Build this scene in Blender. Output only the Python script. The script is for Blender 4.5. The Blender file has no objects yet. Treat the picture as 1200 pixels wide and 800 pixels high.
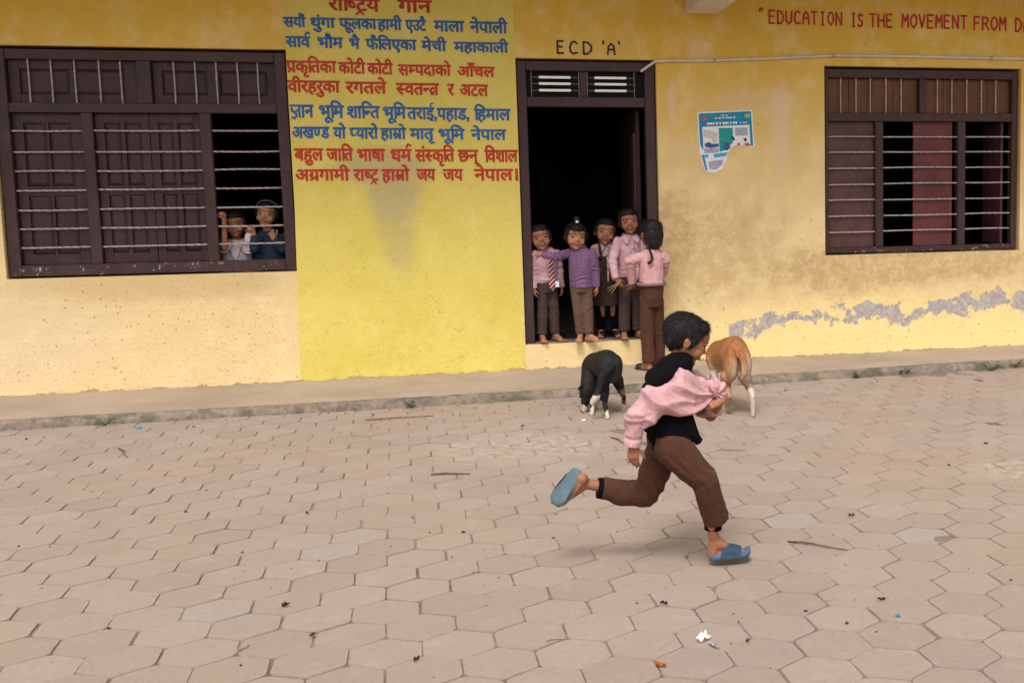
import bpy, bmesh, math, random
import numpy as np
from mathutils import Vector as V, Matrix, noise
SC = bpy.context.scene
COL = SC.collection
# ---------------------------------------------------------------- camera, sky, sun, exposure
def look(yaw, pitch, roll):
    cy, sy, cp, sp = math.cos(yaw), math.sin(yaw), math.cos(pitch), math.sin(pitch)
    f = V((sy*cp, cy*cp, -sp)); r = V((cy, -sy, 0)); u = r.cross(f)
    R = math.cos(roll)*r + math.sin(roll)*u; U = -math.sin(roll)*r + math.cos(roll)*u
    return Matrix((R, U, -f)).transposed().to_4x4()
cam = bpy.data.cameras.new('camera'); camo = bpy.data.objects.new('camera', cam); COL.objects.link(camo)
camo.matrix_world = Matrix.Translation((0, 0, 1.5)) @ look(0.25218, 0.11072, -0.01464)
cam.sensor_width = 36; cam.lens = 40.166; cam.shift_x = -0.2214; cam.shift_y = -0.0143
cam.clip_start = 0.05; cam.clip_end = 500
SC.camera = camo
SUN_EL, SUN_AZ = math.radians(58), math.radians(200)
world = bpy.data.worlds.new('World'); SC.world = world; world.use_nodes = True
wn = world.node_tree.nodes; wl = world.node_tree.links
bg = wn['Background']; sky = wn.new('ShaderNodeTexSky'); sky.sky_type = 'NISHITA'; sky.sun_disc = False
sky.sun_elevation = SUN_EL; sky.sun_rotation = SUN_AZ; sky.dust_density = 4.0; sky.air_density = 1.0
hs = wn.new('ShaderNodeHueSaturation'); hs.inputs['Saturation'].default_value = 0.18
tint = wn.new('ShaderNodeMix'); tint.data_type = 'RGBA'; tint.blend_type = 'MULTIPLY'; tint.inputs['Factor'].default_value = 1
tint.inputs[7].default_value = (1.0, 0.965, 0.92, 1)
wl.new(sky.outputs[0], hs.inputs['Color']); wl.new(hs.outputs[0], tint.inputs[6]); wl.new(tint.outputs[2], bg.inputs['Color'])
bg.inputs['Strength'].default_value = 0.15
sun = bpy.data.lights.new('sun', 'SUN'); sun.energy = 1.5; sun.angle = math.radians(20); sun.color = (1.0, 0.95, 0.89)
suno = bpy.data.objects.new('sun', sun); COL.objects.link(suno)
sd = V((math.cos(SUN_EL)*math.sin(SUN_AZ), math.cos(SUN_EL)*math.cos(SUN_AZ), math.sin(SUN_EL)))
suno.rotation_euler = (-sd).to_track_quat('-Z', 'Y').to_euler(); suno.location = (0, 0, 20)
SC.view_settings.view_transform = 'Standard'; SC.view_settings.look = 'None'
SC.view_settings.exposure = 0.50; SC.view_settings.gamma = 1
SC.view_settings.use_curve_mapping = False
rnd = random.Random(7)
# ---------------------------------------------------------------- helpers
def tag(o, label=None, cat=None, group=None, kind=None):
    for k, v in (('label', label), ('category', cat), ('group', group), ('kind', kind)):
        if v: o[k] = v
    return o
def empty(name, loc):
    o = bpy.data.objects.new(name, None); COL.objects.link(o); o.location = loc; o.empty_display_size = 0.1; return o
def link_mesh(name, me, mats, parent=None, smooth=False):
    me.name = name
    o = bpy.data.objects.new(name, me); COL.objects.link(o)
    for m in (mats if isinstance(mats, (list, tuple)) else [mats]): me.materials.append(m)
    if smooth: me.shade_smooth()
    if parent:
        o.parent = parent
        w = V((0, 0, 0)); p = parent
        while p: w += p.location; p = p.parent
        o.location = -w          # meshes are written in world metres; parents are only ever translated
    return o
def obj(name, bm, mats, parent=None, smooth=False):
    me = bpy.data.meshes.new(name); bm.to_mesh(me); bm.free()
    return link_mesh(name, me, mats, parent, smooth)
def box(bm, x0, x1, y0, y1, z0, z1, bev=0.0, mi=0):
    vs = [bm.verts.new((x, y, z)) for z in (z0, z1) for y in (y0, y1) for x in (x0, x1)]
    fs = [bm.faces.new([vs[i] for i in q]) for q in ((0,2,3,1),(4,5,7,6),(0,1,5,4),(2,6,7,3),(0,4,6,2),(1,3,7,5))]
    for f in fs: f.material_index = mi
    if bev > 0:
        es = list({e for f in fs for e in f.edges})
        bmesh.ops.bevel(bm, geom=es, offset=bev, segments=1, affect='EDGES')
    return bm
def frame(d):
    d = V(d).normalized(); a = V((0, 0, 1)) if abs(d.z) < 0.9 else V((1, 0, 0))
    x = a.cross(d).normalized(); return x, d.cross(x).normalized(), d
def ring(bm, c, ax, ay, n, pw=2.0):
    out = []
    for i in range(n):
        t = 2*math.pi*i/n; ct, st = math.cos(t), math.sin(t)
        if pw != 2.0:
            ct = math.copysign(abs(ct)**(2/pw), ct); st = math.copysign(abs(st)**(2/pw), st)
        out.append(bm.verts.new(V(c) + V(ax)*ct + V(ay)*st))
    return out
def loft(bm, secs, n=18, pw=2.0, caps=True):
    rs = [ring(bm, s[0], s[1], s[2], n, pw) for s in secs]
    for a, b in zip(rs, rs[1:]):
        for i in range(n): bm.faces.new((a[i], a[(i+1) % n], b[(i+1) % n], b[i]))
    if caps: bm.faces.new(list(reversed(rs[0]))); bm.faces.new(rs[-1])
def cone(bm, p0, p1, r0, r1, n=12, flat=1.0, fdir=None):
    p0, p1 = V(p0), V(p1); x, y, d = frame(p1-p0)
    if fdir is not None:
        y = V(fdir) - d*V(fdir).dot(d); y.normalize(); x = y.cross(d)
    loft(bm, [(p0, x*r0, y*r0*flat), (p1, x*r1, y*r1*flat)], n)
def ell(bm, c, r, M=None, sub=3):
    m = Matrix.Translation(V(c)) @ ((M.to_4x4() if M else Matrix.Identity(4)) @ Matrix.Diagonal((r[0], r[1], r[2], 1)))
    bmesh.ops.create_icosphere(bm, subdivisions=sub, radius=1, matrix=m)
def cap(bm, p0, p1, r0, r1, n=14, s=2):
    cone(bm, p0, p1, r0, r1, n); ell(bm, p0, (r0,)*3, sub=s); ell(bm, p1, (r1,)*3, sub=s)
def chain(bm, pts, s=2):
    for (a, ra), (b, rb) in zip(pts, pts[1:]): cap(bm, a, b, ra, rb, s=s)
def tube(bm, pts, r, n=8):
    pts = [V(p) for p in pts]; secs = []
    for i, p in enumerate(pts):
        d = (pts[min(i+1, len(pts)-1)]-pts[max(i-1, 0)]); x, y, _ = frame(d)
        rr = r[i] if isinstance(r, (list, tuple)) else r
        secs.append((p, x*rr, y*rr))
    for k in range(1, len(secs)):   # keep the rings from twisting
        px = secs[k-1][1].normalized(); d = (pts[min(k+1, len(pts)-1)]-pts[k-1]).normalized()
        x = (px - d*px.dot(d)).normalized(); y = d.cross(x)
        rr = r[k] if isinstance(r, (list, tuple)) else r
        secs[k] = (pts[k], x*rr, y*rr)
    loft(bm, secs, n)
def prism(bm, outline, y0, y1, mi=0):
    """outline: (x,z) points; a slab between two depths"""
    a = [bm.verts.new((x, y0, z)) for x, z in outline]; b = [bm.verts.new((x, y1, z)) for x, z in outline]
    n = len(a); fs = [bm.faces.new(a), bm.faces.new(list(reversed(b)))]
    for i in range(n): fs.append(bm.faces.new((a[i], b[i], b[(i+1) % n], a[(i+1) % n])))
    for f in fs: f.material_index = mi
# ---------------------------------------------------------------- materials
class NT:
    def __init__(s, name, rough=0.8, base=None):
        s.m = bpy.data.materials.new(name); s.m.use_nodes = True; s.t = s.m.node_tree; s.b = s.t.nodes['Principled BSDF']
        s.b.inputs['Roughness'].default_value = rough; s.b.inputs['Specular IOR Level'].default_value = 0.3
        if base: s.b.inputs['Base Color'].default_value = (*base, 1)
        s.geo = None
    def n(s, ty, **kw):
        o = s.t.nodes.new('ShaderNode'+ty)
        for k, v in kw.items(): setattr(o, k, v)
        return o
    def l(s, a, b): s.t.links.new(a, b)
    def pos(s, scale=(1, 1, 1), objspace=False):
        src = s.n('TexCoord').outputs['Object'] if objspace else s.n('NewGeometry').outputs['Position']
        mp = s.n('Mapping'); mp.inputs['Scale'].default_value = scale; s.l(src, mp.inputs['Vector']); return mp.outputs[0]
    def noise(s, scale, detail=4, rough=0.55, dist=0.0, vec=None, vs=(1, 1, 1)):
        o = s.n('TexNoise'); o.inputs['Scale'].default_value = scale; o.inputs['Detail'].default_value = detail
        o.inputs['Roughness'].default_value = rough; o.inputs['Distortion'].default_value = dist
        s.l(vec if vec is not None else s.pos(vs), o.inputs['Vector']); return o.outputs['Fac']
    def math(s, op, a, b=0.0, clamp=False, c=None):
        o = s.n('Math', operation=op, use_clamp=clamp)
        for i, v in enumerate((a, b) if c is None else (a, b, c)):
            if isinstance(v, (int, float)): o.inputs[i].default_value = v
            else: s.l(v, o.inputs[i])
        return o.outputs[0]
    def ramp(s, f, a, b, lo=0.0, hi=1.0):
        o = s.n('MapRange', interpolation_type='SMOOTHSTEP', clamp=True)
        s.l(f, o.inputs[0])
        for i, v in enumerate((a, b, lo, hi)): o.inputs[i+1].default_value = v
        return o.outputs[0]
    def mix(s, f, a, b, blend='MIX'):
        o = s.n('Mix', data_type='RGBA', blend_type=blend)
        if isinstance(f, (int, float)): o.inputs[0].default_value = f
        else: s.l(f, o.inputs[0])
        for i, v in ((6, a), (7, b)):
            if isinstance(v, (tuple, list)): o.inputs[i].default_value = (*v[:3], 1)
            else: s.l(v, o.inputs[i])
        return o.outputs[2]
    def color(s, c): s.l(c, s.b.inputs['Base Color']); return s
    def bump(s, h, strength=0.3, dist=0.01):
        o = s.n('Bump'); o.inputs['Strength'].default_value = strength; o.inputs['Distance'].default_value = dist
        s.l(h, o.inputs['Height']); s.l(o.outputs[0], s.b.inputs['Normal']); return s
    def blob(s, x, z, rx, rz, warp=0.5, wscale=6.0):
        """a soft spot on the wall in world x,z, ragged by noise: 1 in the middle, 0 outside"""
        sep = s.n('SeparateXYZ'); s.l(s.n('NewGeometry').outputs['Position'], sep.inputs[0])
        dx = s.math('DIVIDE', s.math('SUBTRACT', sep.outputs[0], x), rx); dz = s.math('DIVIDE', s.math('SUBTRACT', sep.outputs[2], z), rz)
        r = s.math('SQRT', s.math('ADD', s.math('MULTIPLY', dx, dx), s.math('MULTIPLY', dz, dz)))
        r = s.math('ADD', r, s.math('MULTIPLY', s.math('SUBTRACT', s.noise(wscale, 5, 0.65), 0.5), warp*2))
        return s.ramp(r, 0.45, 1.15, 1.0, 0.0)
def plain(name, c, rough=0.7, var=0.15, scale=30, bump=0.0, bs=150, objspace=False):
    t = NT(name, rough); vec = t.pos(objspace=objspace)
    f = t.noise(scale, 4, 0.6, vec=vec)
    t.color(t.mix(t.ramp(f, 0.3, 0.7), tuple(x*(1-var) for x in c), tuple(min(1, x*(1+var)) for x in c)))
    if bump: t.bump(t.noise(bs, 3, 0.6, vec=vec), bump, 0.003)
    return t.m
# ---------------------------------------------------------------- the wall paint
WY = 9.85
def wall_material():
    t = NT('ochre_wall_paint', 0.85)
    sep = t.n('SeparateXYZ'); t.l(t.n('NewGeometry').outputs['Position'], sep.inputs[0]); X, Z = sep.outputs[0], sep.outputs[2]
    big = t.noise(0.9, 4, 0.6); mid = t.noise(5, 5, 0.65); fine = t.noise(40, 4, 0.7)
    # ochre paint, more saturated towards the top and paler lower down
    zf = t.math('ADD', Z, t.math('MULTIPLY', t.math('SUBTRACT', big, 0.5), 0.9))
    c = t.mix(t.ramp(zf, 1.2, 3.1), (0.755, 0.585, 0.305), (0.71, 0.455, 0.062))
    c = t.mix(t.math('MULTIPLY', t.ramp(mid, 0.42, 0.75), 0.5), c, (0.88, 0.70, 0.40))
    c = t.mix(t.math('MULTIPLY', t.ramp(fine, 0.5, 0.8), 0.18), c, (0.5, 0.32, 0.13))
    # bright lemon undercoat at the foot of the right half
    low = t.math('MULTIPLY', t.ramp(zf, 0.62, 0.25), t.ramp(X, 0.9, 2.6))
    c = t.mix(t.math('MULTIPLY', low, 0.75), c, (0.86, 0.70, 0.30))
    # grubby hand-worn browns beside the door and under the right window
    stain = t.blob(2.35, 1.05, 0.75, 0.55, 0.6, 5)
    stain2 = t.blob(3.9, 0.86, 2.0, 0.26, 0.7, 4)
    stain3 = t.blob(1.95, 1.15, 0.28, 0.5, 0.6, 9)
    st = t.math('MAXIMUM', t.math('MAXIMUM', t.math('MULTIPLY', stain, 0.48), t.math('MULTIPLY', stain2, 0.62)), t.math('MULTIPLY', stain3, 0.72))
    st = t.math('MULTIPLY', st, t.ramp(t.noise(11, 7, 0.8), 0.22, 0.66))
    c = t.mix(t.math('MULTIPLY', st, 1.0), c, (0.36, 0.21, 0.085))
    under = t.math('MULTIPLY', t.blob(-2.2, 0.9, 1.3, 0.16, 0.5, 4), 0.4)
    c = t.mix(under, c, (0.50, 0.33, 0.15))
    # pale mauve-grey water marks near the torn poster
    for (x, z, rx, rz, a) in ((2.95, 2.15, 0.10, 0.45, 0.55), (2.75, 2.35, 0.5, 0.12, 0.3), (2.2, 2.8, 0.12, 0.16, 0.35), (2.05, 1.95, 0.12, 0.10, 0.3), (1.97, 2.35, 0.04, 0.22, 0.5), (-3.5, 0.5, 1.2, 0.5, 0.35)):
        c = t.mix(t.math('MULTIPLY', t.blob(x, z, rx, rz, 0.35, 7), a), c, (0.74, 0.58, 0.44))
    # flaked patches showing grey plaster
    fc = t.n('FloatCurve'); cu = fc.mapping.curves[0]
    pts = [(0.0, 0.33), (0.12, 0.40), (0.25, 0.43), (0.42, 0.44), (0.55, 0.40), (0.65, 0.47), (1.0, 0.53)]
    cu.points[0].location = pts[0]; cu.points[1].location = pts[-1]
    for p in pts[1:-1]: cu.points.new(*p)
    fc.mapping.update()
    t.l(t.math('DIVIDE', t.math('SUBTRACT', X, 2.4), 3.2), fc.inputs[1])
    d = t.math('ABSOLUTE', t.math('SUBTRACT', Z, fc.outputs[0]))
    d = t.math('ADD', d, t.math('MULTIPLY', t.math('SUBTRACT', t.noise(4.5, 6, 0.62, 0.4), 0.5), 0.42))
    band = t.math('MULTIPLY', t.math('MULTIPLY', t.ramp(d, 0.070, 0.080, 1, 0), t.ramp(t.noise(5.5, 7, .72), .455, .47)), t.ramp(X, 2.44, 2.46))
    pm = t.ramp(t.noise(9, 6, 0.7, 0.2), 0.69, 0.70)
    pm = t.math('MULTIPLY', pm, t.ramp(Z, 0.9, 0.4))
    foot = t.ramp(t.math('ADD', Z, t.math('MULTIPLY', t.noise(8, 6, 0.7), 0.16)), 0.165, 0.155)
    footm = t.math('MULTIPLY', foot, 0.8)
    flake = t.math('MAXIMUM', band, pm)
    plaster = t.mix(t.ramp(t.noise(25, 5, 0.7), 0.3, 0.7), (0.33, 0.29, 0.285), (0.50, 0.45, 0.44))
    c = t.mix(flake, c, plaster)
    c = t.mix(footm, c, (0.30, 0.20, 0.13))
    # pocks: small pits, denser near the ground
    vo = t.n('TexVoronoi'); vo.inputs['Scale'].default_value = 17; t.l(t.pos(), vo.inputs['Vector'])
    pit = t.math('MULTIPLY', t.ramp(vo.outputs['Distance'], 0.10, 0.13, 1, 0), t.ramp(t.math('ADD', t.noise(3.1, 3), t.math('MULTIPLY', Z, -0.11)), 0.42, 0.46))
    vo2 = t.n('TexVoronoi'); vo2.inputs['Scale'].default_value = 42; t.l(t.pos(), vo2.inputs['Vector'])
    pit2 = t.math('MULTIPLY', t.ramp(vo2.outputs['Distance'], 0.13, 0.17, 1, 0), t.ramp(t.math('ADD', t.noise(2.3, 3), t.math('MULTIPLY', Z, -0.14)), 0.40, 0.46))
    pits = t.math('MAXIMUM', pit, pit2)
    c = t.mix(t.math('MULTIPLY', pits, 0.65), c, (0.20, 0.12, 0.06))
    fleck = t.math('MULTIPLY', t.ramp(t.noise(55, 5, .75), .63, .67), t.ramp(zf, 1.6, .9))
    c = t.mix(t.math('MULTIPLY', fleck, .65), c, (.88, .76, .52))
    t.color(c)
    h = t.math('ADD', t.math('MULTIPLY', t.noise(7, 7, 0.68), 1.3), t.math('MULTIPLY', t.noise(50, 5, 0.75), 0.45))
    h = t.math('SUBTRACT', h, t.math('ADD', t.math('MULTIPLY', flake, 0.35), t.math('MULTIPLY', pits, 0.5)))
    t.bump(h, 0.5, 0.022)
    return t.m
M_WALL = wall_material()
def panel_material():
    t = NT('lemon_panel_paint', 0.8)
    big = t.noise(1.3, 4, 0.6); fine = t.noise(30, 5, 0.7)
    c = t.mix(t.ramp(big, 0.3, 0.7), (0.66, 0.54, 0.105), (0.73, 0.61, 0.155))
    c = t.mix(t.math('MULTIPLY', t.ramp(fine, 0.45, 0.75), 0.30), c, (0.55, 0.42, 0.09))
    c = t.mix(t.math('MULTIPLY', t.ramp(t.noise(3.1, 6, .7), .48, .72), .35), c, (.80, .70, .30))
    sep = t.n('SeparateXYZ'); t.l(t.n('NewGeometry').outputs['Position'], sep.inputs[0]); Z = sep.outputs[2]
    # grey smudge below the verse, with drips
    sm = t.math('MAXIMUM', t.math('MULTIPLY', t.blob(-0.42, 1.80, 0.46, 0.20, 0.5, 5), 0.50), t.math('MULTIPLY', t.blob(-0.37, 1.62, 0.26, 0.36, 0.5, 7), 0.55))
    sm = t.math('MAXIMUM', sm, t.math('MULTIPLY', t.blob(-0.35, 1.30, 0.17, 0.45, 0.45, 9), 0.34))
    c = t.mix(sm, c, (0.40, 0.33, 0.26))
    pm = t.math('MULTIPLY', t.ramp(t.noise(9.5, 6, 0.7, 0.3), 0.655, 0.665), t.ramp(Z, 0.75, 0.2))
    pc = t.mix(t.ramp(t.noise(22, 4), 0.4, 0.6), (0.42, 0.33, 0.20), (0.50, 0.45, 0.33))
    c = t.mix(pm, c, pc)
    foot = t.ramp(t.math('ADD', Z, t.math('MULTIPLY', t.noise(9, 6, 0.7), 0.14)), 0.16, 0.15)
    c = t.mix(t.math('MULTIPLY', foot, 0.75), c, (0.36, 0.26, 0.14))
    vo = t.n('TexVoronoi'); vo.inputs['Scale'].default_value = 30; t.l(t.pos(), vo.inputs['Vector'])
    pit = t.math('MULTIPLY', t.ramp(vo.outputs['Distance'], 0.10, 0.15, 1, 0), t.ramp(t.math('ADD', t.noise(4.1, 3), t.math('MULTIPLY', Z, -0.13)), 0.40, 0.46))
    c = t.mix(t.math('MULTIPLY', pit, 0.65), c, (0.25, 0.18, 0.07))
    t.color(c)
    h = t.math('ADD', t.noise(6, 6, 0.62), t.math('MULTIPLY', t.noise(55, 4, 0.7), 0.25))
    h = t.math('SUBTRACT', h, t.math('ADD', t.math('MULTIPLY', pm, 0.4), t.math('MULTIPLY', pit, 0.4)))
    t.bump(h, 0.6, 0.022)
    return t.m
M_PANEL = panel_material()
def wood_paint(name, c, chip=(0.42, 0.36, 0.36), amount=0.70):
    t = NT(name, 0.5)
    t.b.inputs['Specular IOR Level'].default_value = 0.35
    f = t.noise(6, 5, 0.65); g = t.noise(70, 4, 0.6, vs=(1, 1, 0.25))
    col = t.mix(t.ramp(f, 0.3, 0.7), tuple(x*0.8 for x in c), tuple(x*1.25 for x in c))
    sep = t.n('SeparateXYZ'); t.l(t.n('NewGeometry').outputs['Position'], sep.inputs[0]); Z = sep.outputs[2]
    ch = t.math('ADD', t.noise(22, 6, 0.75), t.math('MULTIPLY', t.ramp(t.math('ABSOLUTE', t.math('SUBTRACT', Z, 1.02)), .09, .03), 0.095))
    col = t.mix(t.ramp(ch, amount, amount+0.02), col, chip)
    dust = t.math('MULTIPLY', t.ramp(t.noise(3.3, 5, 0.7), 0.45, 0.8), 0.13)
    col = t.mix(dust, col, (0.16, 0.12, 0.11))
    t.color(col); t.bump(t.math('ADD', g, f), 0.25, 0.003); return t.m
M_FRAME = wood_paint('dark_maroon_frame_paint', (0.046, 0.021, 0.022))
M_SHUT = wood_paint('dark_maroon_shutter_paint', (0.040, 0.016, 0.021), (0.12, 0.09, 0.09), 0.74)
M_SHUT2 = wood_paint('brown_shutter_paint', (0.085, 0.036, 0.034), (0.20, 0.13, 0.12), 0.72)
M_RED = wood_paint('faded_red_shutter_paint', (0.115, 0.027, 0.030), (0.10, 0.045, 0.05), 0.62)
M_RUST = wood_paint('rusty_brown_board', (0.12, 0.042, 0.017), (0.20, 0.10, 0.05), 0.66)
M_ROD = plain('galvanised_rod', (0.36, 0.31, 0.30), 0.55, 0.35, 60, 0.3, 300)
M_WHITE = plain('white_and_gap_light', (0.95, 0.95, 0.93), 0.5, 0.04, 12)  # plain white, also the painted light in the transom gaps
M_PIPE = plain('grey_white_plastic_pipe', (0.62, 0.58, 0.54), 0.5, 0.12, 9)
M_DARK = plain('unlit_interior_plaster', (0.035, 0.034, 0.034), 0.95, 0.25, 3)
M_CONC = plain('concrete_slab', (0.50, 0.46, 0.42), 0.9, 0.15, 5, 0.4, 60)
M_BEAM = plain('whitewashed_beam', (0.66, 0.58, 0.49), 0.9, 0.08, 5, 0.2, 60)
# ---------------------------------------------------------------- the school building
school = empty('school_building', (1, WY, 0))
tag(school, 'long single-storey yellow school building with painted Nepali verse, dark doorway and two barred windows', 'building')
XA, XB, ZT, TH = -9.0, 11.0, 3.55, 0.24
OPEN = [(-3.235, -1.14, 0.975, 2.735), (0.652, 1.838, 0.292, 2.70), (3.36, 5.30, 0.985, 2.675)]
def wall_mesh():
    bm = bmesh.new()
    xs = sorted({XA, XB, *[o[0] for o in OPEN], *[o[1] for o in OPEN]}); zs = sorted({0.0, ZT, *[o[2] for o in OPEN], *[o[3] for o in OPEN]})
    def hole(x, z): return any(a < x < b and c < z < d for a, b, c, d in OPEN)
    vf = {}
    def vv(x, y, z):
        k = (round(x, 4), y, round(z, 4))
        if k not in vf: vf[k] = bm.verts.new((x, y, z))
        return vf[k]
    for i in range(len(xs)-1):
        for j in range(len(zs)-1):
            x0, x1, z0, z1 = xs[i], xs[i+1], zs[j], zs[j+1]
            if hole((x0+x1)/2, (z0+z1)/2): continue
            bm.faces.new((vv(x0, WY, z0), vv(x1, WY, z0), vv(x1, WY, z1), vv(x0, WY, z1)))
            bm.faces.new((vv(x0, WY+TH, z1), vv(x1, WY+TH, z1), vv(x1, WY+TH, z0), vv(x0, WY+TH, z0)))
            for (dx, dz, q) in ((-1, 0, (x0, x0)), (1, 0, (x1, x1)), (0, -1, (z0, z0)), (0, 1, (z1, z1))):
                ii, jj = i+dx, j+dz
                out = not (0 <= ii < len(xs)-1 and 0 <= jj < len(zs)-1)
                if out or hole((xs[ii]+xs[ii+1])/2, (zs[jj]+zs[jj+1])/2):
                    if dx: p = [(q[0], WY, z0), (q[0], WY, z1), (q[0], WY+TH, z1), (q[0], WY+TH, z0)]
                    else: p = [(x0, WY, q[0]), (x1, WY, q[0]), (x1, WY+TH, q[0]), (x0, WY+TH, q[0])]
                    bm.faces.new([vv(*a) for a in p])
    bmesh.ops.recalc_face_normals(bm, faces=bm.faces)
    return bm
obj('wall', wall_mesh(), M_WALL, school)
bm = bmesh.new()          # the bright panel of paint, its lower edge following the apron
e = [(-1.168, 0.062), (0.640, 0.062), (0.648, 1.2), (0.647, ZT-0.01), (-1.128, ZT-0.01), (-1.135, 2.7), (-1.137, 1.6)]
prism(bm, e, WY-0.004, WY+0.002)
obj('painted_panel', bm, M_PANEL, school)
bm = bmesh.new(); box(bm, XA-0.3, XB+0.3, WY-1.55, WY+TH+4.5, ZT+0.002, ZT+0.16, 0.01); obj('roof_slab', bm, M_CONC, school)
for bx in (2.103, -4.9, 8.9):
    bm = bmesh.new(); box(bm, bx, bx+0.28, WY-1.45, WY-0.002, 3.096, ZT, 0.008); obj('beam', bm, M_BEAM, school)
# rooms behind: raised floor, plaster and partitions, the rooms' shade put into their dark colour
bm = bmesh.new()
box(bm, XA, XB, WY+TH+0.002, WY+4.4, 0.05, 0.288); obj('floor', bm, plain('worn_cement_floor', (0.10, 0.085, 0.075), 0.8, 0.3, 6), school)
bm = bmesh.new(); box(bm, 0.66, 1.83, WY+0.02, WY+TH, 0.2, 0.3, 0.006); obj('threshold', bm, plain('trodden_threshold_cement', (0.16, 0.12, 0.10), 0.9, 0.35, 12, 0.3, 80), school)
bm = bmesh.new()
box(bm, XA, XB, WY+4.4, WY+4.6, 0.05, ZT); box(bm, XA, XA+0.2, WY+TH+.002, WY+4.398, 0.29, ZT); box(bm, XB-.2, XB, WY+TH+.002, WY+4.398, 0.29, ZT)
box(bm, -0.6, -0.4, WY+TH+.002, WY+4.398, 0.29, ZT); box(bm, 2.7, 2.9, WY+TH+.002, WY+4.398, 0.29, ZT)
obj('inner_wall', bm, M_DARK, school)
YF0, YF1 = WY+0.035, WY+0.115     # frames sit a little back from the wall face
def rects(bm, rs, y0=YF0, y1=YF1, bev=0.004):
    for (a, b, c, d) in rs: box(bm, a, b, y0, y1, c, d, bev)
def vertical_rod(bm, x, z0, z1, y=YF0+0.03, r=0.0066): tube(bm, [(x, y, z0), (x+rnd.uniform(-.003, .003), y, (z0+z1)/2), (x, y, z1)], r, 7)
def twisted_rod(x0, x1, z, y=YF0+0.03, r=0.0072):
    bm = bmesh.new(); n = int((x1-x0)/0.02)
    sag = rnd.uniform(-0.004, 0.004)
    tube(bm, [(x0+(x1-x0)*i/n, y+0.0015*math.sin(i*2.1), z+sag*math.sin(math.pi*i/n)+0.0012*math.cos(i*2.1)) for i in range(n+1)], [r*(1+0.16*math.sin(i*2.1)) for i in range(n+1)], 7)
    return bm
def raised_panel(x0, x1, z0, z1, y=YF0+0.058, d=0.014, m=0.022):
    bm = bmesh.new()
    o = [(x0, z0), (x1, z0), (x1, z1), (x0, z1)]; i = [(x0+m, z0+m), (x1-m, z0+m), (x1-m, z1-m), (x0+m, z1-m)]
    a = [bm.verts.new((x, y, z)) for x, z in o]; b = [bm.verts.new((x, y-d, z)) for x, z in i]
    c = [bm.verts.new((x, y+0.006, z)) for x, z in o]
    bm.faces.new(b); bm.faces.new(list(reversed(c)))
    for k in range(4):
        bm.faces.new((a[k], a[(k+1) % 4], b[(k+1) % 4], b[k])); bm.faces.new((c[k], c[(k+1) % 4], a[(k+1) % 4], a[k]))
    return bm
def leaf_with_panels(win, x0, x1, z0, z1, cols, rows, mat, y=YF0+0.052):
    """a shutter leaf: stiles and rails around openings, each opening filled by a raised panel of its own"""
    bm = bmesh.new(); y1 = y+0.026
    xs = [x0]+[v for c in cols for v in c]+[x1]; zs = [z0]+[v for r in rows for v in r]+[z1]
    for i in range(0, len(xs), 2): box(bm, xs[i], xs[i+1], y, y1, z0, z1, 0.002)
    for c in cols:
        for j in range(0, len(zs), 2): box(bm, c[0]+.0005, c[1]-.0005, y+0.001, y1, zs[j], zs[j+1], 0)
    obj('shutter', bm, mat, win)
    for c in cols:
        for r in rows: obj('panel', raised_panel(c[0]+.001, c[1]-.001, r[0]+.001, r[1]-.001, y+0.014, 0.011), mat, win)
def window1():
    bm = bmesh.new()
    rects(bm, [(-3.225, -3.14, 0.99, 2.712), (-1.235, -1.152, 0.99, 2.712)])
    rects(bm, [(-3.139, -1.236, 2.636, 2.712), (-3.139, -1.236, 2.238, 2.31), (-3.139, -1.236, 0.99, 1.075)], YF0+.002, YF1)
    rects(bm, [(-2.243, -2.138, 2.311, 2.635), (-2.652, -2.572, 1.076, 2.237), (-1.812, -1.73, 1.076, 2.237)], YF0+.004, YF1)
    win = obj('window', bm, M_FRAME, school)
    tag(win, 'wide dark maroon window with panelled shutters, its right bay open')
    for z in (2.102, 1.943, 1.795, 1.646, 1.499, 1.352, 1.207):
        for a, b in ((-3.138, -2.653), (-2.571, -1.813), (-1.729, -1.236)): obj('bar', twisted_rod(a, b, z+rnd.uniform(-.004, .004)), M_ROD, win)
    for x in (-2.993, -2.838, -2.675, -2.506, -2.356, -1.978, -1.824, -1.67, -1.516, -1.364):
        bm = bmesh.new(); vertical_rod(bm, x, 2.306, 2.642); obj('bar', bm, M_ROD, win)
    R2 = [(1.155, 1.607), (1.68, 2.163)]
    leaf_with_panels(win, -3.136, -2.656, 1.078, 2.234, [(-3.064, -2.913), (-2.891, -2.737)], R2, M_SHUT)
    leaf_with_panels(win, -2.568, -2.186, 1.078, 2.234, [(-2.505, -2.393), (-2.359, -2.247)], R2, M_SHUT)
    leaf_with_panels(win, -2.183, -1.816, 1.078, 2.234, [(-2.122, -2.019), (-1.98, -1.865)], R2, M_SHUT, YF0+0.055)
    leaf_with_panels(win, -3.136, -2.247, 2.313, 2.633, [(-3.061, -2.724), (-2.690, -2.34)], [(2.378, 2.569)], M_SHUT)
    leaf_with_panels(win, -2.134, -1.239, 2.313, 2.633, [(-2.067, -1.747), (-1.654, -1.302)], [(2.378, 2.569)], M_SHUT)
window1()
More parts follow.
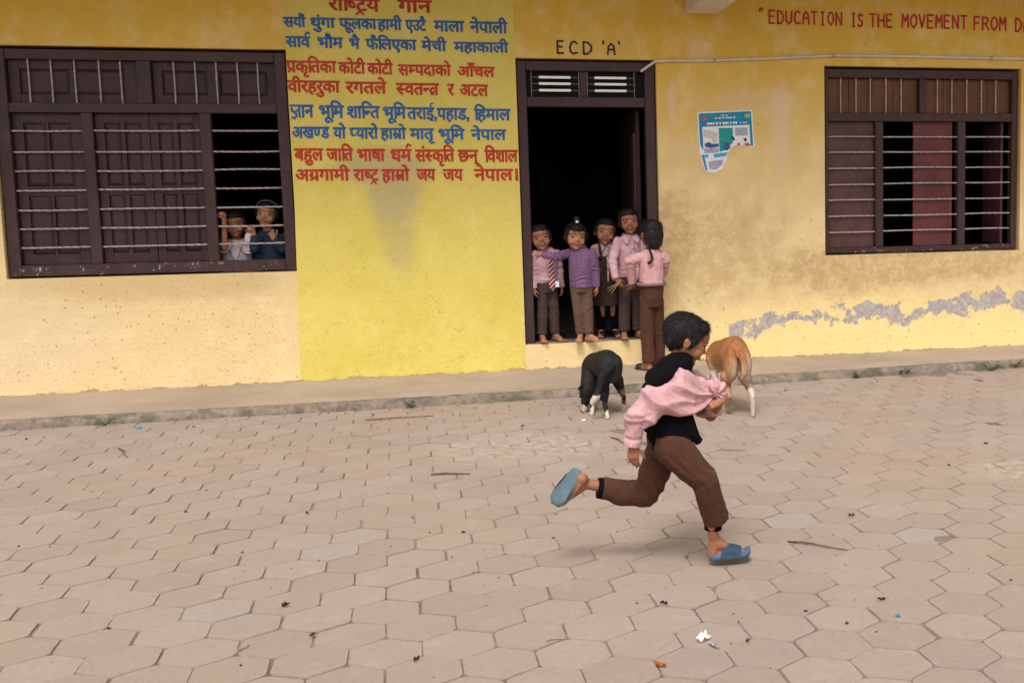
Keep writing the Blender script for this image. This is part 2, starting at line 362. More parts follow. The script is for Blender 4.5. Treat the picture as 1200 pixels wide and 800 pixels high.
def window2():
    bm = bmesh.new()
    rects(bm, [(3.377, 3.408, 1.0, 2.653), (5.227, 5.282, 1.0, 2.653)])
    rects(bm, [(3.409, 5.226, 2.577, 2.653), (3.409, 5.226, 2.19, 2.265), (3.409, 5.226, 1.0, 1.048)], YF0+.002, YF1)
    rects(bm, [(4.294, 4.356, 2.266, 2.576), (3.864, 3.938, 1.049, 2.189), (4.68, 4.757, 1.049, 2.189)], YF0+.004, YF1)
    win = obj('window', bm, M_FRAME, school)
    tag(win, 'dark maroon window with a red shutter leaf half open in its middle bay')
    for z in (2.053, 1.911, 1.768, 1.624, 1.483, 1.338, 1.192):
        for a, b in ((3.409, 3.863), (3.939, 4.679), (4.758, 5.226)): obj('bar', twisted_rod(a, b, z+rnd.uniform(-.004, .004)), M_ROD, win)
    for x in (3.537, 3.684, 3.823, 3.971, 4.121, 4.482, 4.627, 4.777, 4.927, 5.072):
        bm = bmesh.new(); vertical_rod(bm, x, 2.262, 2.58); obj('bar', bm, M_ROD, win)
    bm = bmesh.new(); box(bm, 3.411, 3.862, YF0+.055, YF0+.08, 1.05, 2.187, .002)
    for z in (1.33, 1.62, 1.9): box(bm, 3.43, 3.85, YF0+.05, YF0+.0545, z, z+.035, .001)
    s = obj('shutter', bm, M_SHUT2, win)
    bm = bmesh.new(); box(bm, 4.255, 4.645, YF0+.055, YF0+.08, 1.05, 2.187, .002)
    for z in (1.30, 1.56): box(bm, 4.27, 4.63, YF0+.05, YF0+.0545, z, z+.03, .001)
    s = obj('shutter', bm, M_RED, win); s['label'] = 'faded red shutter leaf'
    bm = bmesh.new(); box(bm, 5.16, 5.185, YF1+.01, YF1+.38, 1.05, 2.187, .002); obj('shutter', bm, M_SHUT2, win)
    for a, b in ((3.411, 3.62), (3.624, 3.84), (3.844, 4.05), (4.054, 4.29), (4.36, 4.55), (4.554, 4.78), (4.784, 5.0), (5.004, 5.224)):
        bm = bmesh.new(); y = YF0+.055+rnd.uniform(0, .006); box(bm, a, b, y, y+.018, 2.268, 2.574, .002); obj('board', bm, M_RUST, win)
window2()
def doorway():
    bm = bmesh.new()
    rects(bm, [(0.66, 0.737, 0.30, 2.68), (1.742, 1.828, 0.30, 2.68)])
    rects(bm, [(0.738, 1.741, 2.602, 2.68), (0.738, 1.741, 2.302, 2.385)], YF0+.002, YF1)
    rects(bm, [(1.188, 1.246, 2.386, 2.601)], YF0+.03, YF1)
    d = obj('doorway', bm, M_FRAME, school)
    mw = plain('thin_grey_wire', (0.20, 0.19, 0.18), 0.5)
    for (x0, x1) in ((0.78, 1.18), (1.25, 1.656)):
        bm = bmesh.new()
        for x in (x0, x1): box(bm, x-.003, x+.003, YF0+.02, YF0+.026, 2.387, 2.60)
        for z in (2.548, 2.495, 2.440): box(bm, x0+.0035, x1-.0035, YF0+.021, YF0+.025, z-.002, z+.002)
        obj('grille_wire', bm, mw, d)
        for z in (2.548, 2.495, 2.440):
            bm = bmesh.new(); box(bm, x0+.062, x1-.07, YF0+.004, YF0+.018, z-.0105, z+.0105, .004); obj('painted_gap_light', bm, M_WHITE, d)  # white strips paint in the sky light seen through the transom gaps
    bm = bmesh.new(); box(bm, .739, 1.74, YF1-.01, YF1, 2.386, 2.60); obj('transom_board', bm, plain('near_black_board', (.012, .011, .012), .9), d)  # near-black sheet closing the transom behind the grille
    bm = bmesh.new()   # the leaf swung back into the room
    box(bm, 1.69, 1.728, YF1+.15, YF1+1.05, .31, 2.30, .003); lf = obj('door_leaf', bm, M_SHUT, d)
    bm = bmesh.new(); box(bm, 1.672, 1.689, YF1+.16, YF1+.28, .5, 2.1, .003); obj('door_leaf', bm, M_SHUT2, d)
doorway()
# the plastic conduit along the wall, its end sagging loose over the door corner
bm = bmesh.new()
pp = [(1.70, WY-.03, 2.598), (1.76, WY-.03, 2.64), (1.83, WY-.022, 2.686), (1.95, WY-.02, 2.693), (2.3, WY-.02, 2.70), (2.9, WY-.02, 2.73), (3.45, WY-.02, 2.762), (4.2, WY-.02, 2.766), (5.0, WY-.02, 2.762), (6.5, WY-.02, 2.77), (10.5, WY-.02, 2.79)]
tube(bm, pp, 0.0115, 8)
pipe = obj('conduit_pipe', bm, M_PIPE, school, True)
for x, z in ((2.35, 2.702), (3.44, 2.762), (4.98, 2.763), (6.9, 2.772)):
    bm = bmesh.new(); box(bm, x-.012, x+.012, WY-.034, WY-.001, z-.017, z+.017, .003); obj('clip', bm, M_ROD, pipe)
# ---------------------------------------------------------------- ground, kerb and apron
def soil_material():
    t = NT('sandy_joint_soil', 0.95)
    c = t.mix(t.ramp(t.noise(1.2, 6, .75), .36, .64), (.120, .094, .075), (.225, .178, .145))
    c = t.mix(t.math('MULTIPLY', t.ramp(t.noise(90, 3, .7), .5, .8), .5), c, (.10, .075, .055))
    t.color(c); t.bump(t.noise(120, 4, .7), .5, .004); return t.m
M_SOIL = soil_material()
def paver_material():
    t = NT('cement_paver', 0.88)
    at = t.n('Attribute', attribute_name='tint'); oi = t.n('ObjectInfo')
    r = t.math('FRACT', t.math('ADD', at.outputs['Fac'], oi.outputs['Random']))
    c = t.mix(r, (.282, .224, .189), (.325, .260, .221))
    c = t.mix(t.math('MULTIPLY', t.ramp(r, .955, .96), .6), c, (.30, .27, .24))
    big = t.noise(.55, 5, .62, .4)
    c = t.mix(t.math('MULTIPLY', t.ramp(big, .40, .66), .55), c, (.325, .245, .175))
    c = t.mix(t.math('MULTIPLY', t.ramp(t.noise(2.3, 6, .68), .50, .75), .30), c, (.245, .19, .15))
    c = t.mix(t.math('MULTIPLY', t.ramp(t.noise(8, 6, .7), .52, .75), .40), c, (.40, .33, .28))
    c = t.mix(t.math('MULTIPLY', t.ramp(t.noise(26, 5, .75), .52, .72), .45), c, (.215, .165, .13))
    c = t.mix(t.math('MULTIPLY', t.ramp(t.noise(48, 4, .7), .66, .72), .5), c, (.44, .37, .31))
    c = t.mix(t.math('MULTIPLY', t.ramp(t.noise(230, 2, .6), .56, .75), .30), c, (.17, .13, .10))
    # broken, whitish pavers in two worn places
    def spot(x, y, rx, ry):
        sep = t.n('SeparateXYZ'); t.l(t.n('NewGeometry').outputs['Position'], sep.inputs[0])
        dx = t.math('DIVIDE', t.math('SUBTRACT', sep.outputs[0], x), rx); dy = t.math('DIVIDE', t.math('SUBTRACT', sep.outputs[1], y), ry)
        q = t.math('SQRT', t.math('ADD', t.math('MULTIPLY', dx, dx), t.math('MULTIPLY', dy, dy)))
        return t.ramp(t.math('ADD', q, t.math('MULTIPLY', t.noise(3.5, 5, .7), .8)), .9, 1.35, 1, 0)
    sp = t.math('MAXIMUM', spot(.45, 7.1, .75, .6), spot(3.0, 5.6, .35, .35))
    c = t.mix(t.math('MULTIPLY', sp, t.ramp(t.noise(14, 6, .7), .35, .65)), c, (.42, .35, .29))
    # dust drifting over the edges
    gm = t.n('NewGeometry')
    t.color(c)
    h = t.math('ADD', t.math('MULTIPLY', t.noise(9, 5, .6), .8), t.math('MULTIPLY', t.noise(70, 5, .78), .55))
    h = t.math('ADD', h, t.math('MULTIPLY', t.math('MULTIPLY', sp, t.noise(30, 5, .8)), 1.6))
    t.bump(h, .9, .008); return t.m
M_PAVER = paver_material()
def kerb_y(x):
    pts = [(-20, 8.76), (.5, 8.745), (2.0, 8.86), (2.6, 8.92), (5, 9.01), (12, 9.1)]
    for (a, ya), (b, yb) in zip(pts, pts[1:]):
        if x <= b: return ya+(yb-ya)*(x-a)/(b-a)
    return 9.1
def grid_sheet(name, xs, ys, zf, mat, kind='structure'):
    bm = bmesh.new(); vs = [[bm.verts.new((x, y, zf(x, y))) for x in xs] for y in ys]
    for j in range(len(ys)-1):
        for i in range(len(xs)-1): bm.faces.new((vs[j][i], vs[j][i+1], vs[j+1][i+1], vs[j+1][i]))
    return tag(obj(name, bm, mat, None, True), kind=kind)
def fr(a, b, s): n = int(round((b-a)/s)); return [a+(b-a)*i/n for i in range(n+1)]
def nz(x, y, s): return noise.noise(V((x*s, y*s, 3.3)))
grid_sheet('ground', fr(-260, -8, 42)+fr(-6.6, 9.4, .045)+fr(12, 260, 41.3), fr(-200, -2, 33)+fr(-.8, 9.6, .045)+fr(12, 260, 41.3),
           lambda x, y: -.0048+.0024*min(.55, max(0, nz(x, y, .9)+.12))+.0012*nz(x, y, 7)+.012*max(0, (y-8.45)*.6)+.0008*nz(x, y, 21), M_SOIL)
# pavers: hand-laid hexagons, each a slightly worn prism
S = 0.13976; ANG = -0.48593; OX, OY = 1.46497, 3.54138
def paver_mesh(seed):
    r = random.Random(seed); n = 18; out = []
    for k in range(6):      # worn, rounded corners and slightly bowed sides
        for da in (-.085+r.uniform(-.02, .02), .085+r.uniform(-.02, .02)):
            a = math.radians(60*k)+da; rr = S*(.960+r.uniform(-.012, .010)); out.append((rr*math.cos(a), rr*math.sin(a)))
        a = math.radians(60*k+30)+r.uniform(-.15, .15); rr = S*.866/math.cos(a-math.radians(60*k+30))*(.998+r.uniform(-.012, .003)); out.append((rr*math.cos(a), rr*math.sin(a)))
    gap = .0016
    def ringp(k, z): return [(x*(1-k/S), y*(1-k/S), z) for x, y in out]
    verts = ringp(gap-.001, -.012)+ringp(gap+.0024, .0)
    faces = []
    for q in range(1):
        for i in range(n): faces.append((q*n+i, q*n+(i+1) % n, (q+1)*n+(i+1) % n, (q+1)*n+i))
    faces.append(tuple(n+i for i in range(n)))
    return verts, faces
PV = [paver_mesh(s) for s in range(14)]
def pav_me(k):
    me = bpy.data.meshes.new('paver'); me.from_pydata(PV[k][0], [], PV[k][1]); me.materials.append(M_PAVER)
    a = me.attributes.new('tint', 'FLOAT', 'POINT'); return me
PM = [pav_me(k) for k in range(14)]
from bpy_extras.object_utils import world_to_camera_view as w2c
SC.render.resolution_x, SC.render.resolution_y = 1024, 682
bpy.context.view_layer.update()
cells = []
ca, sa = math.cos(ANG), math.sin(ANG)
for a in range(-60, 60):
    for b in range(-60, 60):
        u = a*1.5*S; v = (b+a/2)*math.sqrt(3)*S
        x, y = OX+ca*u-sa*v, OY+sa*u+ca*v
        if not (-5.6 < x < 8.4 and .6 < y < kerb_y(x)+.10): continue
        p = w2c(SC, camo, V((x, y, 0)))
        vis = -.015 < p.x < 1.015 and -.02 < p.y < 1.02 and p.z > 0
        cells.append((0 if vis else 1, p.z if vis else 0, x, y))
cells.sort()
paving = tag(empty('paving', (0, 0, 0)), kind='structure')
sv, sf, st_ = [], [], []
prs = random.Random(11)
for i, (iv, d, x, y) in enumerate(cells):
    k = prs.randrange(14); rz = ANG+math.radians(60*prs.randrange(6))+prs.gauss(0, .011)
    x += prs.gauss(0, .0021); y += prs.gauss(0, .0021); z = prs.gauss(0, .0009)+.004*nz(x, y, .8)
    mt = Matrix.Translation((x, y, z)) @ Matrix.Rotation(rz, 4, 'Z') @ Matrix.Rotation(prs.gauss(0, .007), 4, 'X') @ Matrix.Rotation(prs.gauss(0, .007), 4, 'Y')
    if i < 300 and iv == 0:
        o = bpy.data.objects.new('paver', PM[k]); COL.objects.link(o); o.parent = paving; o.matrix_local = mt
    else:
        o0 = len(sv); tnt = prs.random()
        for q in PV[k][0]: sv.append(tuple(mt @ V(q))); st_.append(tnt)
        for f in PV[k][1]: sf.append(tuple(o0+j for j in f))
me = bpy.data.meshes.new('pavers'); me.from_pydata(sv, [], sf)
a = me.attributes.new('tint', 'FLOAT', 'POINT'); a.data.foreach_set('value', st_)
o = link_mesh('farther_pavers', me, M_PAVER, paving); o['kind'] = 'stuff'
# kerb face and cement apron
def apron_material(face):
    t = NT('kerb_stone' if face else 'apron_cement', .92)
    if face:
        c = t.mix(t.ramp(t.noise(12, 6, .75), .3, .7), (.115, .092, .074), (.285, .23, .18))
        c = t.mix(t.math('MULTIPLY', t.ramp(t.noise(3.2, 5, .7), .5, .62), .6), c, (.07, .08, .045))
    else:
        c = t.mix(t.ramp(t.noise(1.4, 5, .6), .3, .7), (.285, .225, .17), (.36, .285, .22))
        c = t.mix(t.math('MULTIPLY', t.ramp(t.noise(10, 6, .7), .5, .75), .4), c, (.22, .165, .12))
        c = t.mix(t.math('MULTIPLY', t.ramp(t.noise(4, 6, .7, 1.0), .60, .70), .3), c, (.18, .14, .11))
    t.color(c); t.bump(t.math('ADD', t.noise(20, 6, .7), t.math('MULTIPLY', t.noise(120, 3, .7), .3)), .8 if face else .4, .02 if face else .006); return t.m
def edge(x): return .028*nz(x, 0, 2.2)+.014*nz(x, 5, 9)
bm = bmesh.new(); xs = fr(-7, 9.5, .05); rows = []
for x in xs:
    ky = kerb_y(x); e = edge(x)
    pr = [(ky-.02+.01*nz(x, 1, 14), -.03), (ky-.012+.012*nz(x, 2, 12), .015+.01*nz(x, 7, 9)), (ky+.004+e*.6+.008*nz(x, 3, 20), .045), (ky+.03+e, .060+.006*nz(x, 4, 8)), (ky+.075+e, .064+.002*nz(x, 6, 8))]
    rows.append([bm.verts.new((x, a, b)) for a, b in pr])
for r0, r1 in zip(rows, rows[1:]):
    for i in range(4): bm.faces.new((r0[i], r1[i], r1[i+1], r0[i+1]))
tag(obj('kerb', bm, apron_material(True), None, True), kind='structure')
bm = bmesh.new(); rows = []
for x in xs:
    ky = kerb_y(x)+.072+edge(x); rows.append([bm.verts.new((x, ky+(WY+.01-ky)*k/10, .0645+.004*nz(x, k, 1.5)+.012*max(0, (k-8)/2))) for k in range(11)])
for r0, r1 in zip(rows, rows[1:]):
    for i in range(10): bm.faces.new((r0[i], r1[i], r1[i+1], r0[i+1]))
tag(obj('pavement_apron', bm, apron_material(False), None, True), kind='structure')
# ---------------------------------------------------------------- painted lettering (flat paint on the wall)
_tc = bpy.data.curves.new('scratch', 'FONT'); _to = bpy.data.objects.new('scratch', _tc); COL.objects.link(_to)
_tc.offset = 0.012; _tc.resolution_u = 3
_gc = {}
def raw(s):
    _tc.body = s; bpy.context.view_layer.update(); dg = bpy.context.evaluated_depsgraph_get()
    me = _to.evaluated_get(dg).to_mesh()
    vs = [(v.co.x, v.co.y) for v in me.vertices]; fs = [tuple(p.vertices) for p in me.polygons]; _to.evaluated_get(dg).to_mesh_clear()
    return vs, fs
def glyph(ch, cut=0.0):
    k = (ch, cut)
    if k in _gc: return _gc[k]
    vs, fs = raw(ch)
    a = max(x for x, y in raw(ch+'।')[0])-.289+.0          # advance: where a danda would start
    if cut:                                                 # a half form: the letter without its right-hand stem
        bm = bmesh.new(); bv = [bm.verts.new((x, y, 0)) for x, y in vs]
        for f in fs:
            try: bm.faces.new([bv[i] for i in f])
            except ValueError: pass
        bmesh.ops.bisect_plane(bm, geom=bm.verts[:]+bm.edges[:]+bm.faces[:], plane_co=(a-cut, 0, 0), plane_no=(1, 0, 0), clear_outer=True)
        bm.verts.index_update(); vs = [(v.co.x, v.co.y) for v in bm.verts]; fs = [tuple(v.index for v in f.verts) for f in bm.faces]; bm.free(); a -= cut
    _gc[k] = (vs, fs, a); return _gc[k]
def stroke(pts, w=.085):
    """a brush stroke as quads"""
    vs, fs = [], []
    for (x0, y0), (x1, y1) in zip(pts, pts[1:]):
        d = math.hypot(x1-x0, y1-y0); nx, ny = -(y1-y0)/d*w/2, (x1-x0)/d*w/2; ex, ey = (x1-x0)/d*w*.25, (y1-y0)/d*w*.25
        b = len(vs); vs += [(x0+nx-ex, y0+ny-ey), (x0-nx-ex, y0-ny-ey), (x1-nx+ex, y1-ny+ey), (x1+nx+ex, y1+ny+ey)]; fs.append((b, b+1, b+2, b+3))
    return vs, fs
def arc(cx, cy, r, a0, a1, n=7): return [(cx+r*math.cos(math.radians(a0+(a1-a0)*i/n)), cy+r*math.sin(math.radians(a0+(a1-a0)*i/n))) for i in range(n+1)]
CONS = set('कखगघङचछजझञटठडढणतथदधनपफबभमयरलवशषसह')
def shape(word):
    vs, fs = [], []; cur = 0.0; cnt = [0]
    def put(g, x):      # each stroke lies a hair over the last, so no two share a plane
        cnt[0] += 1; stk = len(g) == 2; b = len(vs); vs.extend((q[0]+x, q[1], (cnt[0] % 6)*.00007+((k//4) % 5*.00003 if stk else 0)) for k, q in enumerate(g[0])); fs.extend(tuple(b+i for i in f) for f in g[1])
    i = 0
    while i < len(word):
        c = word[i]
        if c in CONS:
            reph = False
            if word[i:i+2] == 'र्' and i+2 < len(word) and word[i+2] in CONS: reph = True; i += 2
            cl = []
            while True:
                ch = word[i]; i += 1
                if ch == 'ज' and word[i:i+2] == '्ञ': cl.append('JNY'); i += 2; break
                if word[i:i+1] == '्':
                    if word[i+1:i+2] == 'र':
                        i += 2; cl.append(ch); cl.append('RA_'+('car' if ch in 'टठड' else 'sl')); break
                    if i+1 >= len(word) or word[i+1] not in CONS: cl.append(ch); cl.append('VIR'); i += 1; break
                    cl.append('H'+ch if ch not in 'टकफह' else ch); i += 1; continue
                cl.append(ch); break
            marks = []
            while i < len(word) and word[i] in 'ािीुूृेैोौंँ': marks.append(word[i]); i += 1
            if 'ि' in marks: g = glyph('ि'); put(g, cur); cur += .185
            last = cur
            for t in cl:
                if t == 'JNY':
                    put(stroke([(0, .6), (.72, .6)], .07), cur); put(stroke([(.60, .62), (.60, 0)]), cur)
                    put(stroke([(.60, .34), (.42, .34)]+arc(.26, .42, .17, -30, -200)), cur); put(stroke([(.12, .30), (.34, .22), (.40, .08), (.28, -.06), (.10, -.02)]), cur)
                    cur += .72
                elif t.startswith('RA_'):
                    if t == 'RA_sl': put(stroke([(cur-.16, .22), (cur-.47, .03)]), 0)
                    else: put(stroke([(cur-.50, -.20), (cur-.33, -.02), (cur-.16, -.20)], .07), 0)
                elif t == 'VIR': g = glyph('्'); put(g, cur)
                elif t[0] == 'H' and len(t) == 2: g = glyph(t[1], .20); put(g, cur); cur += g[2]+.03
                else: last = cur; g = glyph(t); put(g, cur); cur += g[2]
            for m in marks:
                if m == 'ि': continue
                g = glyph(m); put(g, cur); cur += max(0, g[2]) if m in 'ाीोौ' else 0
            if reph:
                put(stroke(arc(cur-.12, .77, .12, 200, 20)), 0)
        else:
            g = glyph(c); put(g, cur); cur += max(0, g[2]); i += 1
    return vs, fs
def fit(word_geo, x0, x1, zb, zt, cap=.622, slant=.0):
    vs, fs = word_geo; a = min(v[0] for v in vs); b = max(v[0] for v in vs); k = (x1-x0)/(b-a)
    return [(x0+(q[0]-a)*k, q[2] if len(q) > 2 else 0, zb+(zt-zb)*q[1]/cap) for q in vs], fs
def paint_line(words, mat, y=WY-.0055):
    for w, (x0, x1, zb, zt) in words:
        V_, F_ = [], []
        deva = any(ord(c) > 0x900 for c in w)
        if deva: vs, fs = fit(shape(w), x0, x1, zb, zt+.004)
        else:
            _tc.offset = -.004+.018
            vs, fs = fit(raw(w), x0, x1, zb, zt, .73)
        for dx, dz, dy in ((0, 0, 0), (.0032, .0010, -.0006), (-.0030, -.0010, -.0012), (.0008, .0028, -.0018), (0, -.0024, -.0024)):   # a loaded brush: broad, slightly uneven strokes
            b = len(V_); V_ += [(p[0]+dx+.0012*nz(p[0], p[2], 30), y+dy-p[1], p[2]+dz+.0012*nz(p[0]+9, p[2], 26)) for p in vs]; F_ += [tuple(b+i for i in f) for f in fs]
        me = bpy.data.meshes.new('painted_word'); me.from_pydata(V_, [], F_); link_mesh('painted_word', me, mat, school)
def letter_mat(n, c):
    t = NT(n, .6); f = t.noise(18, 5, .7)
    base = t.mix(t.ramp(f, .35, .75), c, tuple(min(1, x*1.5+.02) for x in c)); t.color(t.mix(t.math('MULTIPLY', t.ramp(t.noise(70, 6, .75), .55, .68), .45), base, (.60, .47, .12))); return t.m
L_BLUE = letter_mat('blue_lettering_paint', (.012, .095, .30)); L_RED = letter_mat('red_lettering_paint', (.42, .022, .010))
L_DRED = letter_mat('dark_red_lettering_paint', (.36, .016, .014)); L_BLACK = letter_mat('black_lettering_paint', (.016, .014, .022))
VERSE = [
 (L_DRED, 'राष्ट्रिय गान', [(-0.80, -0.41, 3.047, 3.135), (-0.267, -0.004, 3.047, 3.135)]),
 (L_BLUE, 'सयौं थुंगा फूलका हामी एउटै माला नेपाली', [(-1.144, -0.978, 2.91, 2.979), (-0.942, -0.756, 2.908, 2.979), (-0.725, -0.44, 2.906, 2.979), (-0.431, -0.245, 2.904, 2.979), (-0.214, -0.054, 2.902, 2.978), (0.008, 0.246, 2.9, 2.978), (0.294, 0.595, 2.897, 2.978)]),
 (L_BLUE, 'सार्व भौम भै फैलिएका मेची महाकाली', [(-1.134, -0.95, 2.755, 2.83), (-0.896, -0.705, 2.753, 2.827), (-0.654, -0.577, 2.75, 2.824), (-0.531, -0.136, 2.747, 2.821), (-0.099, 0.1, 2.743, 2.816), (0.159, 0.598, 2.739, 2.811)]),
 (L_RED, 'प्रकृतिका कोटी कोटी सम्पदाको आँचल', [(-1.14, -0.765, 2.558, 2.641), (-0.748, -0.544, 2.554, 2.634), (-0.528, -0.332, 2.551, 2.63), (-0.29, 0.127, 2.546, 2.623), (0.18, 0.478, 2.541, 2.614)]),
 (L_RED, 'वीरहरुका रगतले स्वतन्त्र र अटल', [(-1.139, -0.746, 2.403, 2.486), (-0.701, -0.386, 2.397, 2.481), (-0.31, 0.025, 2.39, 2.475), (0.095, 0.145, 2.386, 2.472), (0.193, 0.42, 2.383, 2.469)]),
 (L_BLUE, 'ज्ञान भूमि शान्ति भूमि तराई, पहाड, हिमाल', [(-1.131, -0.956, 2.206, 2.296), (-0.911, -0.726, 2.203, 2.292), (-0.699, -0.449, 2.2, 2.288), (-0.421, -0.243, 2.197, 2.284), (-0.234, -0.002, 2.194, 2.28), (0.003, 0.257, 2.191, 2.276), (0.301, 0.593, 2.187, 2.271)]),
 (L_BLUE, 'अखण्ड यो प्यारो हाम्रो मातृ भूमि नेपाल', [(-1.123, -0.845, 2.041, 2.122), (-0.814, -0.717, 2.038, 2.119), (-0.689, -0.468, 2.036, 2.116), (-0.45, -0.251, 2.034, 2.113), (-0.219, -0.029, 2.032, 2.11), (0.009, 0.215, 2.029, 2.106), (0.269, 0.553, 2.026, 2.102)]),
 (L_RED, 'बहुल जाति भाषा धर्म संस्कृति छन् विशाल', [(-1.118, -0.9, 1.864, 1.951), (-0.874, -0.672, 1.861, 1.949), (-0.638, -0.424, 1.857, 1.946), (-0.377, -0.213, 1.854, 1.943), (-0.185, 0.127, 1.85, 1.939), (0.156, 0.335, 1.847, 1.936), (0.374, 0.642, 1.843, 1.933)]),
 (L_RED, 'अग्रगामी राष्ट्र हाम्रो जय जय नेपाल।', [(-1.119, -0.706, 1.703, 1.784), (-0.674, -0.479, 1.699, 1.782), (-0.456, -0.239, 1.697, 1.781), (-0.18, -0.033, 1.695, 1.78), (0.03, 0.189, 1.693, 1.778), (0.282, 0.636, 1.689, 1.776)])]
for mt, line, ext in VERSE: paint_line(list(zip(line.split(' '), ext)), mt)
# block capitals brushed by hand, in a 1 x 1.6 box
BL = {'A': [[(0, 0), (.12, 1.2), (.5, 1.6), (.88, 1.2), (1, 0)], [(.08, .75), (.95, .75)]], 'C': [[(.95, 1.35), (.6, 1.6), (.2, 1.45), (0, .9), (.05, .3), (.4, 0), (.95, .15)]],
 'D': [[(0, 0), (0, 1.6)], [(0, 1.6), (.55, 1.5), (.95, 1.0), (.9, .45), (.5, .05), (0, 0)]], 'E': [[(.9, 1.6), (0, 1.6), (0, 0), (.9, 0)], [(0, .85), (.75, .85)]],
 'F': [[(.9, 1.6), (0, 1.6), (0, 0)], [(0, .85), (.75, .85)]], 'G': [[(.95, 1.35), (.5, 1.6), (.1, 1.3), (0, .7), (.2, .1), (.6, 0), (.95, .3), (.95, .7), (.55, .7)]],
 'H': [[(0, 0), (0, 1.6)], [(1, 0), (.95, 1.6)], [(0, .8), (1, .85)]], 'I': [[(.5, 0), (.5, 1.6)], [(.15, 1.6), (.85, 1.6)], [(.15, 0), (.85, 0)]],
 'K': [[(0, 0), (0, 1.6)], [(.95, 1.6), (0, .75), (1, 0)]], 'L': [[(0, 1.6), (0, 0), (.9, 0)]], 'M': [[(0, 0), (.05, 1.6), (.5, .7), (.95, 1.6), (1, 0)]],
 'N': [[(0, 0), (0, 1.6), (.95, 0), (.95, 1.6)]], 'O': [[(.5, 0), (.1, .35), (.0, .95), (.25, 1.5), (.6, 1.6), (.95, 1.2), (.95, .5), (.5, 0)]],
 'R': [[(0, 0), (0, 1.6), (.7, 1.5), (.9, 1.15), (.6, .8), (0, .75)], [(.45, .78), (.95, 0)]], 'S': [[(.9, 1.35), (.5, 1.6), (.1, 1.3), (.3, .9), (.8, .65), (.85, .25), (.45, 0), (0, .2)]],
 'T': [[(.5, 0), (.5, 1.6)], [(0, 1.6), (1, 1.6)]], 'U': [[(0, 1.6), (0, .4), (.4, 0), (.85, .3), (.95, 1.6)]], 'V': [[(0, 1.6), (.45, 0), (.95, 1.6)]],
 '"': [[(.3, 1.75), (.1, 1.35)], [(.7, 1.72), (.6, 1.35)]], "'": [[(.4, 1.75), (.6, 1.35)]]}
def block_line(words, mat, w=.19):
    r = random.Random(5)
    for word, (x0, x1, zb, zt) in words:
        V_, F_ = [], []; n = len(word); pit = (x1-x0)/max(.78, n-.22)
        for i, ch in enumerate(word):
            cw = pit*(.5 if ch == 'I' else .70); ox = x0+i*pit+(pit*.12 if ch == 'I' else 0); dz = r.uniform(-.002, .002); h = (zt-zb)/1.6
            for st in BL[ch]:
                pts = [(ox+px*cw*r.uniform(.98, 1.02), zb+dz+pz*h) for px, pz in st]
                vs, fs = stroke(pts, w*h)
                for v in vs: V_.append((v[0], WY-.003-.0001*(len(V_) % 7)*0, v[1]))
                b = len(V_)-len(vs); F_ += [tuple(b+j for j in f) for f in fs]
        # every stroke quad a hair in front of the one before, so overlaps never share a plane
        V_ = [(x, y-.0003*((k//4) % 5), z) for k, (x, y, z) in enumerate(V_)]
        me = bpy.data.meshes.new('painted_word'); me.from_pydata(V_, [], F_); link_mesh('painted_word', me, mat, school)
block_line([('E', (1.003, 1.062, 2.742, 2.842)), ('C', (1.108, 1.178, 2.740, 2.840)), ('D', (1.222, 1.300, 2.738, 2.838)), ("'", (1.375, 1.408, 2.74, 2.84)), ('A', (1.425, 1.492, 2.735, 2.826)), ("'", (1.508, 1.540, 2.74, 2.838))], L_BLACK, .27)
block_line([('"', (2.763, 2.809, 3.04, 3.15)), ('EDUCATION', (2.855, 3.534, 3.03, 3.139)), ('IS', (3.613, 3.732, 3.021, 3.132)), ('THE', (3.792, 4.018, 3.021, 3.133)), ('MOVEMENT', (4.105, 4.745, 3.025, 3.139)), ('FROM', (4.814, 5.137, 3.018, 3.135)), ('DARKNESS', (5.234, 5.88, 3.013, 3.132)), ('TO', (5.96, 6.11, 3.013, 3.132)), ('LIGHT"', (6.19, 6.62, 3.013, 3.132))], L_DRED, .25)
bpy.data.objects.remove(_to)
# ---------------------------------------------------------------- torn poster: layered flat print on curling paper
def sheet(name, polys_mats, parent, y):
    bm = bmesh.new(); mats = []
    for k, (poly, m) in enumerate(polys_mats):
        if m not in mats: mats.append(m)
        vs = [bm.verts.new((x, y-k*.00025-curl(x, z), z)) for x, z in poly]; f = bm.faces.new(vs); f.material_index = mats.index(m)
    return obj(name, bm, mats, parent)
def curl(x, z): return .012*max(0, (1.86-z)/.13)**1.5*max(0, min(1, (2.32-x)/.1)) if z < 1.86 else 0
PU = (2.201, 2.25)
def pw(u, v):   # poster zoom pixels (720x800 at 8x) to wall metres
    px, py = 810+u/8, 120+v/8
    return (2.201+(px-818)*.00775, 2.252-(py-133)*.00728+(px-818)*.0003)
poster = empty('poster', (2.4, WY-.004, 2.0))
tag(poster, 'torn teal and white classroom poster pasted on the wall right of the doorway', 'poster')
mW = plain('poster_white', (.78, .80, .80), .6, .05, 20); mT = plain('poster_teal', (.010, .24, .42), .55, .12, 20); mG = plain('poster_green', (.01, .30, .29), .55, .1, 30)
mP = plain('poster_lilac_print', (.38, .38, .50), .6, .4, 90); mB = plain('poster_blue_print', (.05, .10, .30), .6, .4, 60); mR = plain('poster_red_print', (.55, .10, .12), .6, .2, 60)
mC = plain('poster_cyan_print', (.04, .42, .62), .6, .1, 40); mY = plain('poster_yellow_green_print', (.42, .50, .20), .6, .2, 60); mK = plain('poster_dark_print', (.02, .02, .04), .6, .2, 60)
